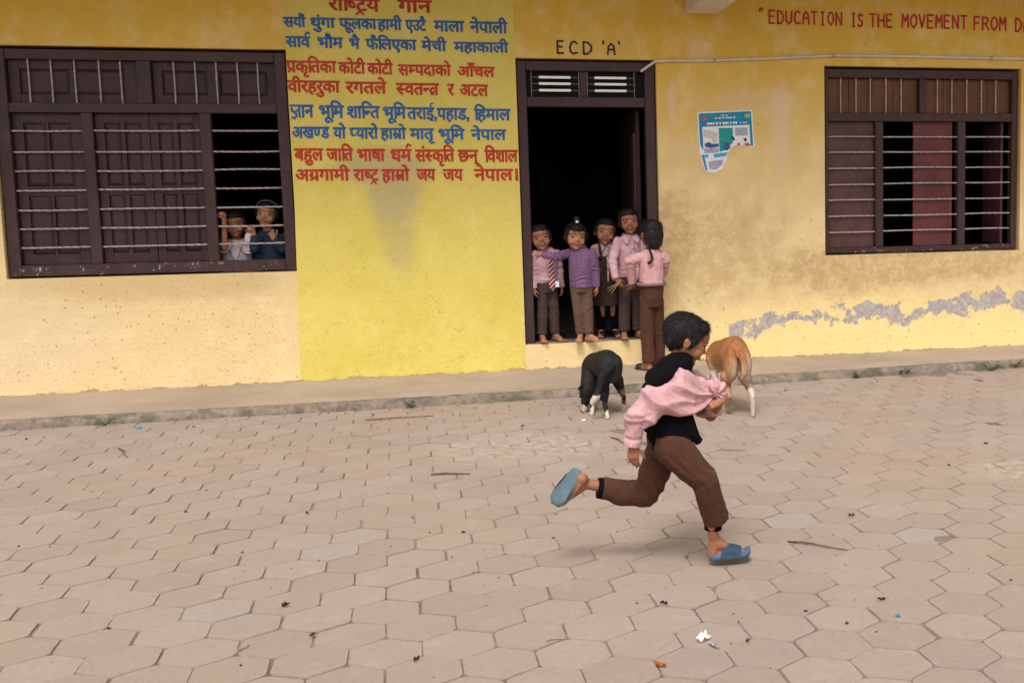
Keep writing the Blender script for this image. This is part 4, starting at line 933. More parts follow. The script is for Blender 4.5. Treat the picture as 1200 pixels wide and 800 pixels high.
# ---------------------------------------------------------------- the other children
def child(label, base, fwd, h, top='shirt', bottom='trousers', m_top=None, m_bot=None, skin=None, armR=None, armL=None, head=None, lean=(0, 0), feet=None, hair=None, barefoot=True,
          hem=.44, collar=True, tuck=False, slim=1.0, legs=True, hands=(None, None), group=None, smile=0.0, bare=(False, False), headH=.228, tuckz=.50, skirt=None, hc=(.0, 0), tilt=0.0):
    """a standing child. base: feet centre, fwd: the way the body faces, h: height. armR/armL: world (elbow, wrist) or None for hanging"""
    root = empty('person', base); tag(root, label, 'person', group)
    B = V(base); r, f, u = axes(fwd); k = h/1.08
    def P(x, y, z): return B+r*x*k+f*y*k+V((0, 0, 1))*z*h+r*lean[0]*z+f*lean[1]*z
    sk = skin or SK1
    HH = headH*h; hf = head or fwd
    hc_ = P(0, .014, 1.0-.5*headH/1.0-.010)+r*hc[0]
    hd = Head(hc_, hf, HH, (0, 0, 1) if not tilt else tuple(V((0, 0, 1))+r*tilt), wide=1.07)
    sw_ = .104*slim
    sh = [P(s*sw_, 0, .742) for s in (1, -1)]; nb = P(0, -.005, .775)
    el = [armR[0] if armR else P((sw_+.03), -.015, .60), armL[0] if armL else P(-(sw_+.03), -.015, .60)]
    wr = [armR[1] if armR else P((sw_+.035), .02, .455), armL[1] if armL else P(-(sw_+.035), .02, .455)]
    el = [V(e) for e in el]; wr = [V(e) for e in wr]
    ft = feet or ((.062, .0, 12), (-.062, .0, -12))       # x, y, toe-out degrees: right foot then left
    hip = [P(s*.050*slim, 0, .475) for s in (1, -1)]
    ank = [B+r*a*k+f*b*k+V((0, 0, .052)) for a, b, _ in ft]
    kn = [hip[i].lerp(ank[i], .5)+f*.012 for i in (0, 1)]
    tdir = [(f*math.cos(math.radians(t))+r*math.sin(math.radians(t))) for _, _, t in ft]
    def torso(bm, g):
        loft(bm, [(P(0, 0, .445), r*(.072*k+g)*slim, f*(.055*k+g)), (P(0, 0, .50), r*(.078*k+g)*slim, f*(.058*k+g)), (P(0, 0, .58), r*(.080*k+g)*slim, f*(.062*k+g)), (P(0, 0, .68), r*(.092*k+g)*slim, f*(.066*k+g)),
                  (P(0, -.004, .745), r*(.098*k+g)*slim, f*(.055*k+g)), (P(0, -.006, .775), r*(.062*k+g), f*(.042*k+g)), (P(0, -.004, .79), r*.036*k, f*.032*k)], 20)
    bm = bmesh.new(); hd.skull(bm); cap(bm, nb, hd.p(0, -.08, -.2), .034*k, .032*k); torso(bm, 0)
    for i in (0, 1):
        chain(bm, [(sh[i], .034*k), (el[i], .025*k), (wr[i], .0165*k)]); chain(bm, [(hip[i], .044*k), (kn[i], .034*k), (kn[i].lerp(ank[i], .35), .034*k), (ank[i], .022*k)])
        foot(bm, ank[i], ank[i]+tdir[i]*.1*k-V((0, 0, .052)))
        hs = hands[i]; sd = 1 if i == 0 else -1
        d = (wr[i]-el[i]).normalized()
        if hs: dd, pn, cu = V(hs[0]), V(hs[1]), hs[2]; side = hs[3] if len(hs) > 3 else (1 if i == 0 else -1)
        else: dd, pn, cu = d, -r*sd-f*.2, .45; side = 0
        if side == 0:      # thumb forward
            side = 1 if dd.cross((pn-dd*pn.dot(dd))).dot(f) > 0 else -1
        hand(bm, wr[i], dd, pn, side, .105*k, cu)
    link_mesh('body', remesh(bm, .0038, 3, 'body'), sk, root, True)
    hd.features(root, FM, smile)
    # trousers / skirt
    fo = random.Random(label).randrange(1000)
    if bottom == 'trousers':
        bm = bmesh.new(); loft(bm, [(P(0, 0, .415), r*.092*k*slim, f*.072*k), (P(0, 0, .47), r*.098*k*slim, f*.080*k), (P(0, 0, tuckz+.02), r*.094*k, f*.074*k)], 20)
        for i in (0, 1):
            a = ank[i]+V((0, 0, .015)); cap(bm, hip[i]-V((0, 0, .02)), kn[i], .054*k*(.4+.6*slim), .049*k); cone(bm, kn[i], a, .049*k, .046*k, 18)
        mesh_part('trousers', bm, m_bot, root, .0055, 3, dict(amp=.0065, freq=24, seed=fo, centres=[(tuple(kn[0]), (.5, .2, .7), .08, .4), (tuple(kn[1]), (-.5, .2, .7), .08, .4), (tuple(ank[0]+V((0, 0, .04))), (.2, 0, 1), .05, .7), (tuple(ank[1]+V((0, 0, .04))), (-.2, 0, 1), .05, .7)]))
    # top
    bm = bmesh.new(); torso_g = .012
    secs = [(P(0, 0, hem), r*.104*k, f*.084*k)] if not tuck else [(P(0, 0, tuckz), r*.098*k, f*.078*k), (P(0, 0, tuckz+.02), r*.106*k, f*.088*k)]
    secs += [(P(0, 0, max(hem+.05, .55)), r*.106*k*slim, f*.088*k), (P(0, 0, .68), r*.108*k*slim, f*.082*k), (P(0, -.004, .745), r*.104*k*slim, f*.068*k), (P(0, -.006, .778), r*.074*k, f*.054*k), (P(0, -.004, .795), r*.050*k, f*.046*k)]
    loft(bm, secs, 22)
    for i in (0, 1):
        if bare[i]: sleeve(bm, [sh[i], sh[i].lerp(el[i], .85)], [.042*k, .043*k])
        else: sleeve(bm, [sh[i], el[i], wr[i]], [.042*k, .038*k, .031*k])
    shirt = mesh_part(top, bm, m_top, root, .005, 3, dict(amp=.0062, freq=32, seed=fo+1, centres=[(tuple(el[0]), tuple(wr[0]-sh[0]), .05, 1.5), (tuple(el[1]), tuple(wr[1]-sh[1]), .05, 1.5), (tuple(P(0, .05, .52)), (0, 0, 1), .08, .8)]))
    if collar:
        bm = bmesh.new()
        for s in (1, -1):
            pts = [P(s*.008, .058, .772), P(s*.050, .032, .797), P(s*.048, -.03, .806), P(0, -.054, .808)]
            low = [P(s*.048, .096, .722), P(s*.080, .046, .757), P(s*.070, -.045, .772), P(0, -.066, .78)]
            a = [bm.verts.new(p) for p in pts]; b = [bm.verts.new(p) for p in low]
            for j in range(3): bm.faces.new((a[j], a[j+1], b[j+1], b[j]))
        bmesh.ops.subdivide_edges(bm, edges=bm.edges[:], cuts=2, use_grid_fill=True); bmesh.ops.recalc_face_normals(bm, faces=bm.faces); bmesh.ops.solidify(bm, geom=bm.faces[:], thickness=.004)
        obj('collar', bm, m_top, shirt, True)
    if collar and top == 'shirt' and not bare[0]:      # placket and buttons
        bm = bmesh.new(); zs = [.755, .72, .68, .62, .56, max(hem+.01, tuckz if tuck else hem+.01)]; ys = [.072, .084, .090, .095, .097, .098]
        for (a, ya), (b, yb) in zip(zip(zs, ys), list(zip(zs, ys))[1:]): cone(bm, P(-.003, ya, a), P(-.003, yb, b), .010*k, .010*k, 8, .35, f)
        obj('placket', bm, m_top, shirt, True)
        for z, y in ((.72, .090), (.66, .098), (.60, .101), (.54, .103)):
            bm = bmesh.new(); ell(bm, P(-.003, y, z), (.0045, .003, .0045), sub=1); obj('button', bm, M_WHITE, shirt, True)
    hk = dict(length=.13, nst=700, voxel=.006, seed=fo); hk.update(hair or {}); hd.hair(root, HAIR, **hk)
    return root, P, hd, dict(r=r, f=f, k=k, sh=sh, el=el, wr=wr, ank=ank, shirt=shirt, h=h)
def check_material():
    t = NT('purple_white_check_knit', .9); vec = t.pos(); sep = t.n('SeparateXYZ'); t.l(vec, sep.inputs[0])
    a = t.math('ADD', sep.outputs[0], t.math('MULTIPLY', sep.outputs[2], .92)); b = t.math('SUBTRACT', sep.outputs[0], t.math('MULTIPLY', sep.outputs[2], .92))
    def sq(v, k, ph): return t.ramp(t.math('SINE', t.math('ADD', t.math('MULTIPLY', v, k), ph)), -.3, .3)
    x, y = sq(a, 285, 0), sq(b, 285, 1.0)
    c = t.mix(t.math('MULTIPLY', x, y), (.12, .020, .115), (.42, .32, .46)); lone = t.math('ABSOLUTE', t.math('SUBTRACT', x, y))
    c = t.mix(t.math('MULTIPLY', lone, t.ramp(t.noise(8, 3), .4, .6)), c, (.035, .012, .055)); t.color(c); t.bump(t.noise(500, 2), .5, .003); return t.m
def stripe_material():
    t = NT('red_white_striped_tie', .7); vec = t.pos(); sep = t.n('SeparateXYZ'); t.l(vec, sep.inputs[0])
    a = t.math('SUBTRACT', t.math('MULTIPLY', sep.outputs[0], 1.0), sep.outputs[2])
    s = t.math('FRACT', t.math('MULTIPLY', a, 26)); c = t.mix(t.ramp(s, .58, .64), (.30, .010, .020), (.62, .55, .58)); c = t.mix(t.ramp(s, .93, .97), c, (.04, .02, .10)); t.color(c); return t.m
CHECK, STRIPE = check_material(), stripe_material()
def on_front(A, hd, P, outline, off=.005): ...
DZ = .302
# 1: boy with the tie, by the left jamb
kid, P, hd, A = child('small boy with a red striped tie standing against the left door jamb', (0.861, 9.970, 0.317)[:2]+(DZ,), (.28, -1, 0), 1.02, m_top=PINK2, m_bot=GREYBR, head=(.0, -1, .05), tuck=True, slim=.95, hc=(.05, 0), tilt=.16, hair=dict(length=.10))
bm = bmesh.new()
loft(bm, [(P(-.004, .085, .775), A['r']*.012, A['f']*.006), (P(-.004, .104, .745), A['r']*.016, A['f']*.007), (P(-.004, .106, .735), A['r']*.010, A['f']*.005), (P(-.006, .108, .62), A['r']*.022, A['f']*.004), (P(-.010, .110, .47), A['r']*.030, A['f']*.004), (P(-.010, .110, .435), A['r']*.003, A['f']*.003)], 12, 3)
obj('tie', bm, STRIPE, kid, True)
bm = bmesh.new(); box(bm, -.018, .018, -.002, .002, -.026, .026, .001); bmesh.ops.transform(bm, matrix=Matrix.Translation(P(-.055, .112, .49)), verts=bm.verts); cd = obj('identity_card', bm, plain('white_card', (.7, .74, .8), .4, .2, 80), kid)
bm = bmesh.new(); tube(bm, [P(-.055, .112, .52), P(-.045, .108, .62), P(-.04, .09, .74)], .003, 6); obj('lanyard', bm, plain('blue_ribbon', (.12, .17, .30), .7), cd)
# 2: child in the checked jacket, arm stretched across to the jamb
k2b = (1.158, 9.860, 0.305)[:2]+(DZ,)
kid, P, hd, A = child('child in a purple checked jacket reaching an arm across to the left jamb', k2b, (-.22, -1, 0), 1.03, top='jacket', m_top=CHECK, m_bot=BROWN2, head=(.08, -1, -.05), skin=SK2, collar=False, hem=.455,
    armR=((0.937, 9.760, 1.041), (0.811, 9.790, 1.064)), hands=(((-1, .05, .05), (.1, 1, 0), .3, 1), None), feet=((.035, -.02, 5), (-.04, .02, -55)), hair=dict(length=.16, fringe=.05, low=-.2), lean=(.02, .02), hc=(.03, 0), tilt=-.10)
bm = bmesh.new(); ell(bm, hd.p(0, -.02, .60), (.030, .028, .036)); tube(bm, [hd.p(0, 0, .54), hd.p(.02, .01, .68), hd.p(.08, .03, .76)], [.014, .016, .004], 8); ht = obj('topknot', bm, HAIR, kid, True)
bm = bmesh.new(); ell(bm, hd.p(0, .06, .555), (.015, .012, .013)); obj('hair_tie', bm, M_WHITE, kid, True)
bm = bmesh.new(); tube(bm, [P(.046*math.cos(a), .046*math.sin(a), .797) for a in [j*math.pi/6 for j in range(13)]], .014, 8); obj('neckband', bm, CHECK, kid, True)
# 3: girl in a pinafore, behind
kid, P, hd, A = child('girl in a dark pinafore over a pink shirt, second face from the door right', (1.400, 10.120, 0.326)[:2]+(DZ,), (0, -1, 0), 1.06, m_top=PINK2, m_bot=DKBROWN, bottom='skirt', head=(-.08, -1, 0), skin=SK2, slim=.92, tilt=-.12, hair=dict(length=.06, nst=500))
bm = bmesh.new(); k = A['k']; r, f = A['r'], A['f']
loft(bm, [(P(0, 0, .27), r*.158*k, f*.135*k), (P(0, 0, .40), r*.135*k, f*.115*k), (P(0, 0, .52), r*.104*k, f*.093*k), (P(0, 0, .58), r*.104*k, f*.092*k), (P(0, 0, .68), r*.093*k, f*.090*k)], 22)
for s in (1, -1): tube(bm, [P(s*.055, .082, .66), P(s*.060, .070, .745), P(s*.062, .0, .80), P(s*.058, -.06, .75), P(s*.05, -.08, .66)], .013, 8)
mesh_part('pinafore', bm, DKBROWN, kid, .005, 2, dict(amp=.004, freq=26, seed=5, stretch=(1, 1, .15)))
shoe = plain('black_shoe_leather', (.012, .012, .014), .35, .2)
for s, a in zip((1, -1), A['ank']):
    bm = bmesh.new(); ell(bm, a-V((0, 0, .022))-f*-.035, (.034, .078, .028)); cap(bm, a, a-V((0, 0, .03)), .03, .032); obj('shoe', bm, shoe, kid, True)
    bm = bmesh.new(); cone(bm, a+V((0, 0, .01)), a+V((0, 0, .11)), .029, .040, 16); cone(bm, a+V((0, 0, .11)), a+V((0, 0, .30)), .040, .044, 16); obj('sock', bm, BLACKC, kid, True)
# 4: taller boy behind the girl
kid, P, hd, A = child('taller boy in a pink shirt standing behind the long-haired girl in the doorway', (1.581, 9.940, 0.285)[:2]+(DZ,), (.12, -1, 0), 1.145, m_top=PINK2, m_bot=GREYBR, head=(-.05, -1, -.02), tuck=False, hem=.47, headH=.198, hair=dict(length=.12), slim=.98,
    armR=((1.419, 9.840, 0.987), (1.433, 9.760, 0.837)), armL=((1.674, 9.900, 0.933), (1.579, 9.800, 0.800)), hands=(((.5, -.2, -.8), (.4, 1, 0), .35, 1), ((-.4, -.2, -.9), (-.4, 1, 0), .5, -1)), hc=(.01, 0), lean=(-.01, 0), tilt=.12)
bm = bmesh.new()
for p, q in (((704, 342), (726, 334)), ((705, 348), (722, 333)), ((709, 350), (724, 334))): pass
wr = A['wr'][0]
for d in ((-.075, -.01, -.055), (-.055, -.02, -.075), (-.085, -.015, -.03)): tube(bm, [wr+V((.02, -.03, -.03)), wr+V((0, -.03, -.045))+V(d)], .0035, 6)
tag(obj('twig', bm, plain('dry_twig', (.30, .20, .10), .8), None, True), 'few pale dry twigs held in the hand of the tallest doorway boy', 'twigs')
# 5: girl seen from behind, standing on the apron
kid, P, hd, A = child('long-haired girl seen from behind in a pink shirt standing on the cement apron', (1.711, 9.600, 0.126)[:2]+(.066,), (-.15, 1, 0), 1.29, m_top=PINK, m_bot=BROWN, head=(-.55, 1, .05), tuck=True, tuckz=.565, headH=.178, slim=.82, collar=False,
    armL=((1.527, 9.580, 1.004), (1.557, 9.660, 0.810)), armR=((1.838, 9.620, 0.986), (1.832, 9.740, 0.870)), feet=((.055, .03, 5), (-.055, -.06, -25)),
    hands=(((-.5, .7, .2), (0, .3, -1), .4, 1), ((-.2, .6, -.6), (.3, .5, 0), .5, 1)), hair=dict(length=.12, nst=900, extra=None, low=-.6))
bm = bmesh.new(); hd.e(bm, (0, -.22, -.05), (.40, .34, .52)); hd.e(bm, (0, -.28, -.30), (.33, .27, .30)); me = remesh(bm, .005, 3, 'long_hair'); folds(me, .003, 60, 3, stretch=(1, 1, .1)); link_mesh('long_hair', me, HAIR, kid, True)
bm = bmesh.new(); pts = [V((1.666, 9.500, 1.162)), V((1.671, 9.475, 1.112)), V((1.691, 9.470, 1.062)), V((1.702, 9.475, 1.019)), V((1.684, 9.480, 0.987)), V((1.663, 9.485, 0.980))]
for a, b in zip(pts, pts[1:]):
    for t in (0, .33, .66): ell(bm, a.lerp(b, t), (.0105, .011, .015), sub=2)
obj('braid', bm, HAIR, kid, True)
bm = bmesh.new(); k = A['k']; r, f = A['r'], A['f']
loft(bm, [(P(0, 0, .556), r*.108*k, f*.088*k), (P(0, 0, .578), r*.109*k, f*.089*k)], 28); bl = obj('belt', bm, plain('dusty_mauve_belt', (.24, .13, .15), .6, .1), kid, True)
slip = plain('dark_slipper_rubber', (.028, .030, .034), .6, .2)
for i, a in enumerate(A['ank']):
    fd = (f*math.cos(0)+r*(-.45 if i else .1)).normalized(); sd_ = fd.cross(V((0, 0, 1)))
    b0 = a-V((0, 0, .052)); bm = bmesh.new(); loft(bm, [(b0-fd*.055+V((0, 0, .008)), sd_*.026, V((0, 0, .010))), (b0+fd*.03+V((0, 0, .008)), sd_*.033, V((0, 0, .011))), (b0+fd*.12+V((0, 0, .008)), sd_*.042, V((0, 0, .012))), (b0+fd*.165+V((0, 0, .008)), sd_*.022, V((0, 0, .009)))], 16)
    ell(bm, b0+fd*.105+V((0, 0, .03)), (.045, .05, .026)); mesh_part('slipper', bm, slip, kid, .004, 2)
# ---------------------------------------------------------------- two children at the barred window
def bench_z(): return .30
kid, P, hd, A = child('boy in a pale checked shirt gripping the window bars, left of the pair', (V((-1.635, 10.100, 1.366)).x, 10.12, .30), (.05, -1, 0), 1.175, m_top=CREAM, m_bot=GREYBR, skin=SK1, head=(.05, -1, -.03), smile=1.2,
    tilt=.10, armR=((-1.703, 9.980, 1.177), (-1.687, 9.945, 1.403)), armL=((-1.531, 9.980, 1.159), (-1.496, 9.945, 1.290)), hands=(((-.1, -.25, 1), (0, -1, 0), 1.0, -1), ((.0, -.25, 1), (0, -1, 0), 1.0, 1)), hair=dict(length=.10), headH=.182, bare=(True, False))
bm = bmesh.new(); tube(bm, [P(.05, .085, .765), P(.03, .105, .70), P(.0, .112, .64), P(-.03, .105, .70), P(-.05, .085, .765)], .003, 6); obj('neck_cord', bm, BLACKC, kid, True)
kid, P, hd, A = child('child in a teal jacket with chin on one fist behind the window bars', (V((-1.385, 10.080, 1.361)).x, 10.12, .30), (-.06, -1, 0), 1.26, top='jacket', m_top=NAVY, m_bot=GREYBR, skin=SK2, head=(-.08, -1, 0), smile=.6, headH=.175,
    tilt=-.14, armR=((-1.484, 9.970, 1.172), (-1.471, 9.945, 1.276)), armL=((-1.254, 9.990, 1.158), (-1.329, 9.975, 1.237)), hands=(((-.3, -.25, 1), (0, -1, 0), 1.0, -1), ((-.25, -.1, 1), (.2, 1, 0), 1.0, -1)), hair=dict(length=.14, fringe=.03))
bm = bmesh.new(); tube(bm, [hd.p(.37*math.cos(a), -.02+.12*math.sin(a), .20+.315*math.sin(a)) for a in [j*math.pi/10 for j in range(11)]], .006, 8); obj('hairband', bm, plain('grey_hairband', (.10, .10, .12), .5), kid, True)
# ---------------------------------------------------------------- the two street dogs
def coat(me, fn):
    """large patches of fur colour, mixed softly at their borders"""
    at = me.color_attributes.new('coat', 'FLOAT_COLOR', 'POINT'); c, q = co_no(me); out = np.ones((len(c), 4), 'f')
    for i, p in enumerate(c): out[i, :3] = fn(p, q[i])
    at.data.foreach_set('color', out.ravel())
def fur_material():
    t = NT('short_dog_fur', .7); a = t.n('Attribute', attribute_name='coat'); f = t.noise(90, 4, .7, vs=(1, 1, .4))
    t.color(t.mix(t.math('MULTIPLY', t.ramp(f, .35, .75), .45), a.outputs['Color'], (.01, .007, .005))); t.bump(t.noise(260, 3, .7, vs=(1, 1, .35)), .6, .004); return t.m
FUR = fur_material()
def fur_tufts(me, mat, par, n, L, seed, flow=(0, 0, -1), name='fur'):
    c, q = co_no(me); r = np.random.RandomState(seed); idx = r.permutation(len(c))[:n]; vs, fs, src = [], [], []
    for i in idx:
        p, nn = V(c[i]), V(q[i]); g = V(flow); g = g-nn*g.dot(nn)
        if g.length < .05: continue
        g = (g.normalized()+V(r.randn(3))*.25+nn*.22).normalized(); s = g.cross(nn).normalized()*.0022; l = L*(.5+r.rand()); b = len(vs)
        vs += [p-s, p+s, p+g*l]; fs.append((b, b+1, b+2)); src += [i]*3
    m2 = bpy.data.meshes.new(name); m2.from_pydata(vs, [], fs); at = m2.color_attributes.new('coat', 'FLOAT_COLOR', 'POINT')
    srcc = np.empty(len(me.vertices)*4, 'f'); me.color_attributes['coat'].data.foreach_get('color', srcc); srcc = srcc.reshape(-1, 4)
    at.data.foreach_set('color', srcc[src].ravel()); return link_mesh(name, m2, mat, par)
def leg(bm, top, joint, hock, paw, r, fwd, hind=True):
    """hind: hip, knee(forward), hock(back), paw; fore: shoulder, elbow(back), wrist, paw"""
    t, j, h, p = V(top), V(joint), V(hock), V(paw); f = V(fwd)
    chain(bm, [(t, r*1.75), (j, r*1.20), (h, r*.62), (p+V((0, 0, .018)), r*.58)])
    cap(bm, p+V((0, 0, .013)), p+f*.022+V((0, 0, .010)), .0165, .0135, 10)
    s = f.cross(V((0, 0, 1)))
    for o in (-.011, -.004, .004, .011): cap(bm, p+f*.024+s*o+V((0, 0, .008)), p+f*.036+s*o*1.1+V((0, 0, .006)), .0065, .0055, 8, 1)
def dog_head(bm, c, f, u, s=1.0):
    M = Matrix(axes(f, u)).transposed(); r_, f_, u_ = axes(f, u); c = V(c)
    ell(bm, c, (.052*s, .068*s, .052*s), M); ell(bm, c+f_*.06*s-u_*.012*s, (.036*s, .05*s, .034*s), M); cap(bm, c+f_*.06*s-u_*.012*s, c+f_*.135*s-u_*.022*s, .030*s, .020*s)
    ell(bm, c+f_*.148*s-u_*.012*s, (.012*s, .01*s, .010*s), M, 2); ell(bm, c+f_*.11*s-u_*.034*s, (.018*s, .04*s, .010*s), M, 2)
    return r_, f_, u_
def black_dog():
    root = empty('dog', (1.070, 7.958, -0.000)); tag(root, 'black dog with white paws and white tail tip sniffing below the doorway step', 'dog')
    f = V((-.16, 1, 0)).normalized(); s = f.cross(V((0, 0, 1)))
    rump = V((1.100, 7.980, 0.325)); chest = rump+f*.30+V((-.02, 0, -.02))
    bm = bmesh.new()
    up = V((0, 0, 1))
    loft(bm, [(rump-f*.09+up*-.03, s*.05, up*.06), (rump-f*.05+up*.0, s*.080, up*.100), (rump+f*.02+up*.015, s*.098, up*.120), (rump+f*.10+up*.025, s*.095, up*.100), (rump+f*.20+up*.0, s*.092, up*.100), (chest+up*-.01, s*.090, up*.11), (chest+f*.08-up*.02, s*.07, up*.085)], 20)
    ell(bm, V((1.143, 7.980, 0.323)), (.058, .08, .105), Matrix.Rotation(.15, 3, 'Y')); ell(bm, V((1.074, 7.970, 0.316)), (.054, .08, .105))
    pl, pr_ = V((1.059, 7.795, 0.000)), V((1.212, 8.048, 0.000)); fl, fr_ = V((0.973, 7.958, 0.000)), V((1.061, 8.207, 0.000))
    leg(bm, (1.057, 7.950, 0.246), (1.077, 8.020, 0.149), (1.050, 7.840, 0.101), pl, .026, f)
    leg(bm, (1.165, 8.020, 0.242), (1.196, 8.080, 0.163), (1.204, 7.980, 0.117), pr_, .026, f)
    leg(bm, chest+s*-.05-up*.03, (0.997, 8.120, 0.125), (0.988, 8.060, 0.049), fl, .026, f); leg(bm, chest+s*.05-up*.03, (1.069, 8.240, 0.114), (1.067, 8.240, 0.038), fr_, .026, f)
    hc = V((0.956, 8.100, 0.155)); chain(bm, [(chest+f*.02, .080), (chest.lerp(hc, .6)+up*.01, .064), (hc, .050)])
    hr, hf, hu = dog_head(bm, hc, (-.30, .12, -1), (-.6, .5, .3), 1.0)
    t0 = rump-f*.085+up*.03
    chain(bm, [(t0, .026), (V((1.033, 7.800, 0.306)), .023), (V((1.006, 7.800, 0.212)), .021), (V((0.983, 7.790, 0.161)), .028), (V((0.955, 7.790, 0.121)), .018)])
    me = remesh(bm, .0055, 4); folds(me, .0012, 90, 2)
    def fn(p, n):
        z = p[2]; c = np.array((.007, .007, .008)); w = np.array((.62, .54, .46)); tan = np.array((.15, .065, .028))
        tip = V((0.968, 7.790, 0.138)); d = (V(p)-tip)
        if abs(d.x) < .045 and abs(d.z) < .036 and p[1] < 7.86: return w*np.clip(1, 0, 1)
        if z < .052+.012*math.sin(p[0]*90): return w
        right_hind = (V(p)-pr_).xy.length < .07
        if right_hind and z < .165: return tan
        return c
    coat(me, fn); link_mesh('body', me, FUR, root, True); fur_tufts(me, FUR, root, 5000, .009, 1)
    for k in (-1, 1):
        bm = bmesh.new(); b = hc+hr*.045*k-hf*.03+hu*.02
        vs = [bm.verts.new(q) for q in (b-hf*.02, b+hf*.022, b+hr*.035*k+hf*.025+hu*.01, b+hr*.03*k-hf*.0+hu*.01)]; bm.faces.new(vs); bmesh.ops.subdivide_edges(bm, edges=bm.edges[:], cuts=2, use_grid_fill=True); bmesh.ops.solidify(bm, geom=bm.faces[:], thickness=.007)
        obj('ear', bm, plain('black_ear_fur', (.011, .010, .011), .8), root, True)
        bm = bmesh.new(); ell(bm, hc+hr*.030*k+hf*.050+hu*.022, (.008,)*3, sub=2); obj('eye', bm, FM['iris'], root, True)
    bm = bmesh.new(); ell(bm, hc+hf*.150-hu*.012, (.012, .011, .011), sub=2); obj('nose', bm, FM['iris'], root, True)
def brown_dog():
    root = empty('dog', (1.981, 7.714, -0.000)); tag(root, 'ginger brown dog with white hind shanks, rump towards the running boy', 'dog')
    f = V((-.10, 1, 0)).normalized(); s = f.cross(V((0, 0, 1))); up = V((0, 0, 1))
    rump = V((1.977, 7.740, 0.381)); 
    bm = bmesh.new()
    loft(bm, [(rump-f*.07+up*-.01, s*.055, up*.07), (rump-f*.03+up*.02, s*.088, up*.118), (rump+f*.05+up*.035, s*.102, up*.130), (rump+f*.16+up*.03, s*.098, up*.112), (rump+f*.28-up*.0, s*.092, up*.112), (rump+f*.40-up*.03, s*.10, up*.12), (rump+f*.46-up*.04, s*.06, up*.08)], 20)
    ell(bm, V((1.946, 7.800, 0.374)), (.058, .12, .13)); ell(bm, V((2.020, 7.680, 0.356)), (.046, .085, .125)); ell(bm, V((1.915, 7.680, 0.355)), (.050, .085, .125))
    hl, hr_ = V((1.895, 7.744, 0.000)), V((2.041, 7.558, 0.000)); fl, fr_ = V((2.024, 8.094, -0.000)), V((2.171, 8.118, 0.000))
    leg(bm, (1.894, 7.700, 0.275), (1.907, 7.780, 0.202), (1.891, 7.620, 0.143), hl, .028, f); leg(bm, (2.008, 7.660, 0.275), (2.059, 7.740, 0.199), (2.035, 7.540, 0.142), hr_, .028, f)
    sh = rump+f*.36
    for k, paw in ((-1, fl), (1, fr_)):
        top = sh+s*(.055*k)-up*.03; paw.xy = (top+s*.012*k).xy; paw.y = min(paw.y+.0, 8.16)
        chain(bm, [(top, .055), (top-up*.07-f*.02, .036)]); leg(bm, top-up*.05, top-up*.13-f*.03, (top-up*.13).lerp(paw, .55)+f*.01, paw, .022, f)
    hc = V((1.951, 8.300, 0.288)); chain(bm, [(sh, .085), (sh.lerp(hc, .6), .066), (hc, .05)])
    r_, f_, u_ = dog_head(bm, hc, (-.30, .15, -.9), (-.7, .3, .4), .95)
    chain(bm, [(rump-f*.08+up*.055, .026), (V((1.988, 7.580, 0.377)), .024), (V((1.987, 7.570, 0.307)), .022), (V((1.974, 7.580, 0.270)), .014)])
    me = remesh(bm, .0055, 4); folds(me, .0012, 90, 2)
    wl, wr_ = V((2.027, 7.600, 0.174)), V((1.958, 7.600, 0.436))
    def sm(x, a, b): t = min(1, max(0, (x-a)/(b-a))); return t*t*(3-2*t)
    def fn(p, n):
        P_ = V(p); c = np.array((.42, .195, .080)); dk = np.array((.30, .115, .040)); w = np.array((.66, .56, .46)); tan = np.array((.52, .33, .19)); gy = np.array((.20, .16, .13))
        z = p[2]; nzv = .03*noise.noise(P_*14)
        col = dk+(c-dk)*sm(-n[2]+nzv*6, -.9, .2)
        # paler buttocks and thighs
        m = sm(z+nzv, .40, .33)*.55*sm(-n[1], -.1, .5); col = col*(1-m)+tan*m
        near_r = (P_.xy-hr_.xy).length; near_fl = (P_.xy-fl.xy).length; near_fr = (P_.xy-fr_.xy).length; near_l = (P_.xy-hl.xy).length
        if near_r < .075 and z < .20+nzv: col = w
        if (near_fl < .07 or near_fr < .07) and z < .27+nzv: col = w
        if near_l < .07 and z < .055: col = w*.8
        dx = abs(P_.x-V((1.944, 7.600, 0.347)).x)+nzv*.8; m = sm(dx, .045, .012)*sm(z, .24, .30)*sm(z, .42, .36)*sm(-n[1], .0, .5); col = col*(1-.6*m)+w*.6*m
        dx = abs(P_.x-V((2.030, 7.600, 0.343)).x)+nzv*.5; m = sm(dx, .04, .01)*sm(z, .16, .24)*sm(z, .46, .36)*sm(-n[1], -.3, .3); col = col*(1-.55*m)+w*.55*m
        if (P_-hc).length < .20 and P_.z < hc.z-.02 and P_.y > 8.1 and z > .1: col = gy
        return col
    coat(me, fn); link_mesh('body', me, FUR, root, True); fur_tufts(me, FUR, root, 5000, .008, 3)
    for k in (-1, 1):
        bm = bmesh.new(); b = hc+r_*.045*k-f_*.03+u_*.02
        vs = [bm.verts.new(q) for q in (b-f_*.02, b+f_*.022, b+r_*.035*k+f_*.025+u_*.01, b+r_*.03*k+u_*.01)]; bm.faces.new(vs); bmesh.ops.subdivide_edges(bm, edges=bm.edges[:], cuts=2, use_grid_fill=True); bmesh.ops.solidify(bm, geom=bm.faces[:], thickness=.007)
        obj('ear', bm, plain('brown_ear_fur', (.20, .065, .02), .8), root, True)
        bm = bmesh.new(); ell(bm, hc+r_*.030*k+f_*.048+u_*.022, (.008,)*3, sub=2); obj('eye', bm, FM['iris'], root, True)
    bm = bmesh.new(); ell(bm, hc+f_*.142-u_*.012, (.012, .011, .011), sub=2); obj('nose', bm, FM['iris'], root, True)
black_dog(); brown_dog()
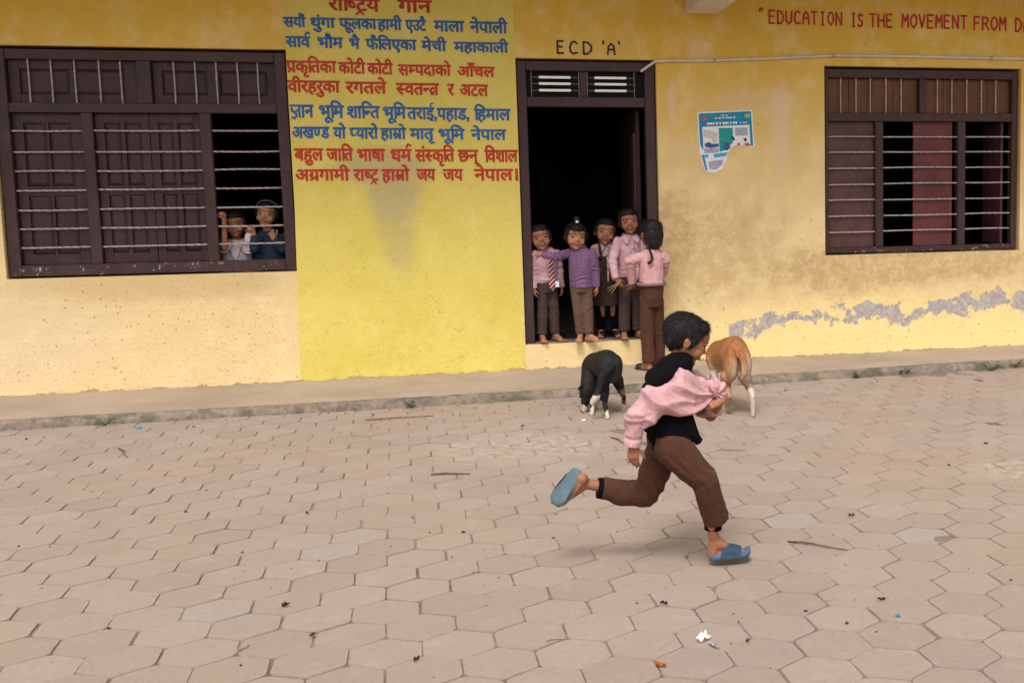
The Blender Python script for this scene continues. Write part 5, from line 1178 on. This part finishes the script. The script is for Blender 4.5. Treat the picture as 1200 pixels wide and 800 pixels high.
# ---------------------------------------------------------------- weeds, twigs, scraps and grit
LEAF = plain('weed_leaf', (.040, .085, .022), .7, .5, 40)
def weed(x, y, label, n, rad, seed):
    r = random.Random(seed); root = tag(empty('weed', (x, y, 0)), label, 'weed', 'weeds rooted in the kerb joint')
    bm = bmesh.new(); st = bmesh.new()
    for k in range(n):
        a = r.uniform(0, 6.28); L = rad*r.uniform(.4, 1); tip = V((x+L*math.cos(a), y-.02-.4*L*abs(math.sin(a)), r.uniform(.015, .075)))
        o = V((x+r.uniform(-.02, .02), y, .005)); tube(st, [o, o.lerp(tip, .6)+V((0, 0, .015)), tip], .0016, 4)
        for j in range(5):
            p = o.lerp(tip, .35+.65*j/4)+V((r.uniform(-.012, .012), r.uniform(-.01, .01), r.uniform(0, .015))); b = r.uniform(0, 6.28); s = r.uniform(.008, .017)
            d = V((math.cos(b), math.sin(b), r.uniform(-.2, .5)))*s; e = V((-math.sin(b), math.cos(b), .3))*s*.45
            vs = [bm.verts.new(q) for q in (p, p+d*.5+e, p+d, p+d*.5-e)]; bm.faces.new(vs)
    obj('foliage', bm, LEAF, root); obj('stem', st, LEAF, root)
for i, (p, lab, n, rd) in enumerate((
    ((-2.314, 8.683, 0.000), 'small weed in the kerb joint under the left window', 9, .09), ((-0.280, 8.706, 0.000), 'weed tuft in the kerb below the lemon panel', 11, .10),
    ((3.314, 8.921, 0.000), 'leafy weed in the kerb joint below the right window, leftmost there', 13, .10), ((3.745, 8.963, 0.000), 'leafy weed in the kerb joint, middle one below the right window', 11, .08),
    ((4.540, 8.932, -0.000), 'spreading weed along the kerb near the right edge', 20, .17), ((4.816, 8.991, -0.000), 'small weed at the very right end of the visible kerb', 9, .08))):
    weed(p[0], p[1]-.0, lab, n, rd, i+40)
tw = plain('weathered_twig', (.13, .085, .055), .85, .3, 60); straw = plain('dry_straw', (.34, .25, .14), .8, .2, 60)
def stick(a, b, r, m, label, bend=.01):
    a, b = V(a), V(b); s = V((-(b-a).y, (b-a).x, 0)).normalized()
    bm = bmesh.new(); tube(bm, [a+V((0, 0, r)), a.lerp(b, .33)+s*bend+V((0, 0, r+.004)), a.lerp(b, .7)-s*bend*.4+V((0, 0, r+.003)), b+V((0, 0, r))], [r, r*.9, r*.75, r*.5], 6)
    c = a.lerp(b, .3); d = (b-a).normalized()*.03+s*.02; tube(bm, [c+V((0, 0, r)), c+d+V((0, 0, r+.006))], [r*.6, r*.3], 5)
    tag(obj('twig', bm, m, None, True), label, 'twig')
stick((1.416, 4.687, 0.000), (1.624, 4.494, 0.000), .0042, tw, 'long thin brown twig on the pavers right of the running boy')
stick((-0.115, 6.465, 0.000), (0.096, 6.417, 0.000), .006, tw, 'dark stick lying on pavers midway between left window and running boy')
stick((-0.574, 8.286, 0.000), (-0.112, 8.295, 0.000), .007, plain('bleached_stick', (.26, .16, .10), .85, .3, 60), 'pale stick lying along the foot of the kerb below the lemon panel')
stick((-2.023, 7.810, 0.000), (-1.894, 7.492, 0.000), .005, tw, 'short dark twig on pavers near the kerb under the left window')
stick((0.288, 3.833, 0.000), (0.371, 3.840, 0.000), .003, straw, 'pale straw on the pavers at bottom centre')
stick((-0.733, 4.021, 0.000), (-0.702, 4.096, 0.000), .003, straw, 'pale straw on the pavers at bottom left')
stick((0.991, 7.156, 0.000), (1.058, 6.919, 0.000), .004, tw, 'short twig on the pavers just below the black dog')
def scrap(p, w, d, m, label, name='scrap', seed=1, cat='litter', h=.012):
    r = random.Random(seed); bm = bmesh.new(); n = 6; a0 = r.uniform(0, 3)
    vs = [[bm.verts.new((p[0]+(i/n-.5)*w*math.cos(a0)-(j/n-.5)*d*math.sin(a0), p[1]+(i/n-.5)*w*math.sin(a0)+(j/n-.5)*d*math.cos(a0), .004+h*abs(noise.noise(V((i*.7+seed, j*.9, 0)))*2)+h*.3*r.random())) for i in range(n+1)] for j in range(n+1)]
    for j in range(n):
        for i in range(n):
            if (i, j) in ((0, 0), (n-1, n-1), (0, n-1)): continue
            bm.faces.new((vs[j][i], vs[j][i+1], vs[j+1][i+1], vs[j+1][i]))
    for v in [v for v in bm.verts if not v.link_faces]: bm.verts.remove(v)
    bmesh.ops.solidify(bm, geom=bm.faces[:], thickness=.0008)
    return tag(obj(name, bm, m), label, cat)
scrap((0.809, 3.693, 0.000), .055, .035, M_WHITE, 'crumpled white plastic wrapper on the pavers below the running boy', 'wrapper', 3, 'wrapper', .02)
scrap((0.831, 3.631, 0.000), .06, .018, plain('silver_foil', (.55, .52, .60), .3, .3, 90), 'silvery torn strip beside the white wrapper', 'foil_strip', 5, 'wrapper', .01)
scrap((0.628, 3.517, 0.000), .042, .018, plain('orange_peel_skin', (.72, .20, .02), .6, .15, 40), 'small orange scrap on the pavers at the bottom edge', 'peel', 6, 'peel', .012)
scrap((-0.499, 4.116, 0.000), .022, .012, plain('maroon_paper', (.22, .02, .02), .7), 'tiny maroon scrap on pavers, lower left of the running boy', 'scrap', 7)
scrap((0.949, 3.627, 0.000), .014, .008, plain('red_paper', (.35, .02, .02), .7), 'tiny red scrap just right of the white wrapper', 'scrap', 8)
scrap((0.892, 7.787, 0.000), .055, .030, M_WHITE, 'flat white scrap on the ground by the black dog', 'scrap', 9, 'litter', .004)
bm = bmesh.new(); c = (1.529, 3.703, 0.000); cone(bm, (c[0], c[1], .001), (c[0], c[1], .010), .010, .0085, 14); tag(obj('bottle_cap', bm, plain('teal_cap', (.03, .16, .24), .4), None), 'teal bottle cap on the pavers at lower right', 'cap')
bm = bmesh.new(); c = (-2.063, 8.489, 0.000); cone(bm, (c[0], c[1], .001), (c[0], c[1], .016), .017, .014, 14); tag(obj('bottle_cap', bm, plain('bright_blue_cap', (.01, .24, .55), .4), None), 'bright blue bottle cap at the foot of the kerb on the left', 'cap')
LEAVES = [(1.819, 4.973, 0.000), (-0.628, 4.464, 0.000), (1.532, 3.867, 0.000), (0.744, 4.068, 0.000), (-0.695, 5.813, 0.000), (-0.141, 3.792, 0.000), (3.142, 6.226, 0.000), (-2.693, 8.303, 0.000)]
lm = plain('dead_leaf', (.07, .040, .028), .85, .3, 40)
for i, (p, lab) in enumerate((((998, 606), 'dark curled dead leaf on pavers right of the boy, near the long twig'), ((335, 711), 'dark dead leaf on pavers at lower left of the picture'), ((1033, 705), 'dead leaf on pavers above the teal cap'),
     ((778, 709), 'dark dead leaf on the pavers under the planted sandal'), ((360, 603), 'thin dark leaf on pavers below the lemon panel'), ((488, 774), 'dead leaf near the bottom edge, left of centre'), ((1155, 521), 'dead leaf on the far pavers at right'), ((31, 516), 'dark leaf on the ground below the left window corner'))):
    scrap(LEAVES[i], .030, .010, lm, lab, 'leaf', 20+i, 'leaf', .014)
# grit: crumbs of soil, stone and leaf nobody would count
r = random.Random(77); vs, fs = [], []
for k in range(480):
    x, y = r.uniform(-3.6, 5.4), r.uniform(2.6, 8.75) if k % 3 else r.triangular(8.1, 8.76, 8.74)
    if k % 3 == 0: y = min(y, kerb_y(x)-.01)
    s = r.choice([.003, .0035, .004, .005, .007]) if r.random() < .93 else .010; b = len(vs)
    q = [V((r.gauss(0, 1), r.gauss(0, 1), r.gauss(0, .6))).normalized()*s*r.uniform(.7, 1.3) for _ in range(6)]
    dirs = [(1, 0, 0), (0, 1, 0), (-1, 0, 0), (0, -1, 0), (0, 0, .8), (0, 0, -.6)]
    vs += [(x+d[0]*s*r.uniform(.7, 1.5), y+d[1]*s*r.uniform(.7, 1.5), .004+d[2]*s) for d in dirs]
    fs += [(b, b+1, b+4), (b+1, b+2, b+4), (b+2, b+3, b+4), (b+3, b, b+4), (b+1, b, b+5), (b+2, b+1, b+5), (b+3, b+2, b+5), (b, b+3, b+5)]
me = bpy.data.meshes.new('grit'); me.from_pydata(vs, [], fs)
gt = NT('grit', .9); gt.color(gt.mix(gt.ramp(gt.noise(9, 2), .45, .55), (.05, .035, .028), (.30, .22, .16)))
tag(link_mesh('grit', me, gt.m), 'scattered crumbs of soil, gravel and leaf on the pavers', 'grit', kind='stuff')
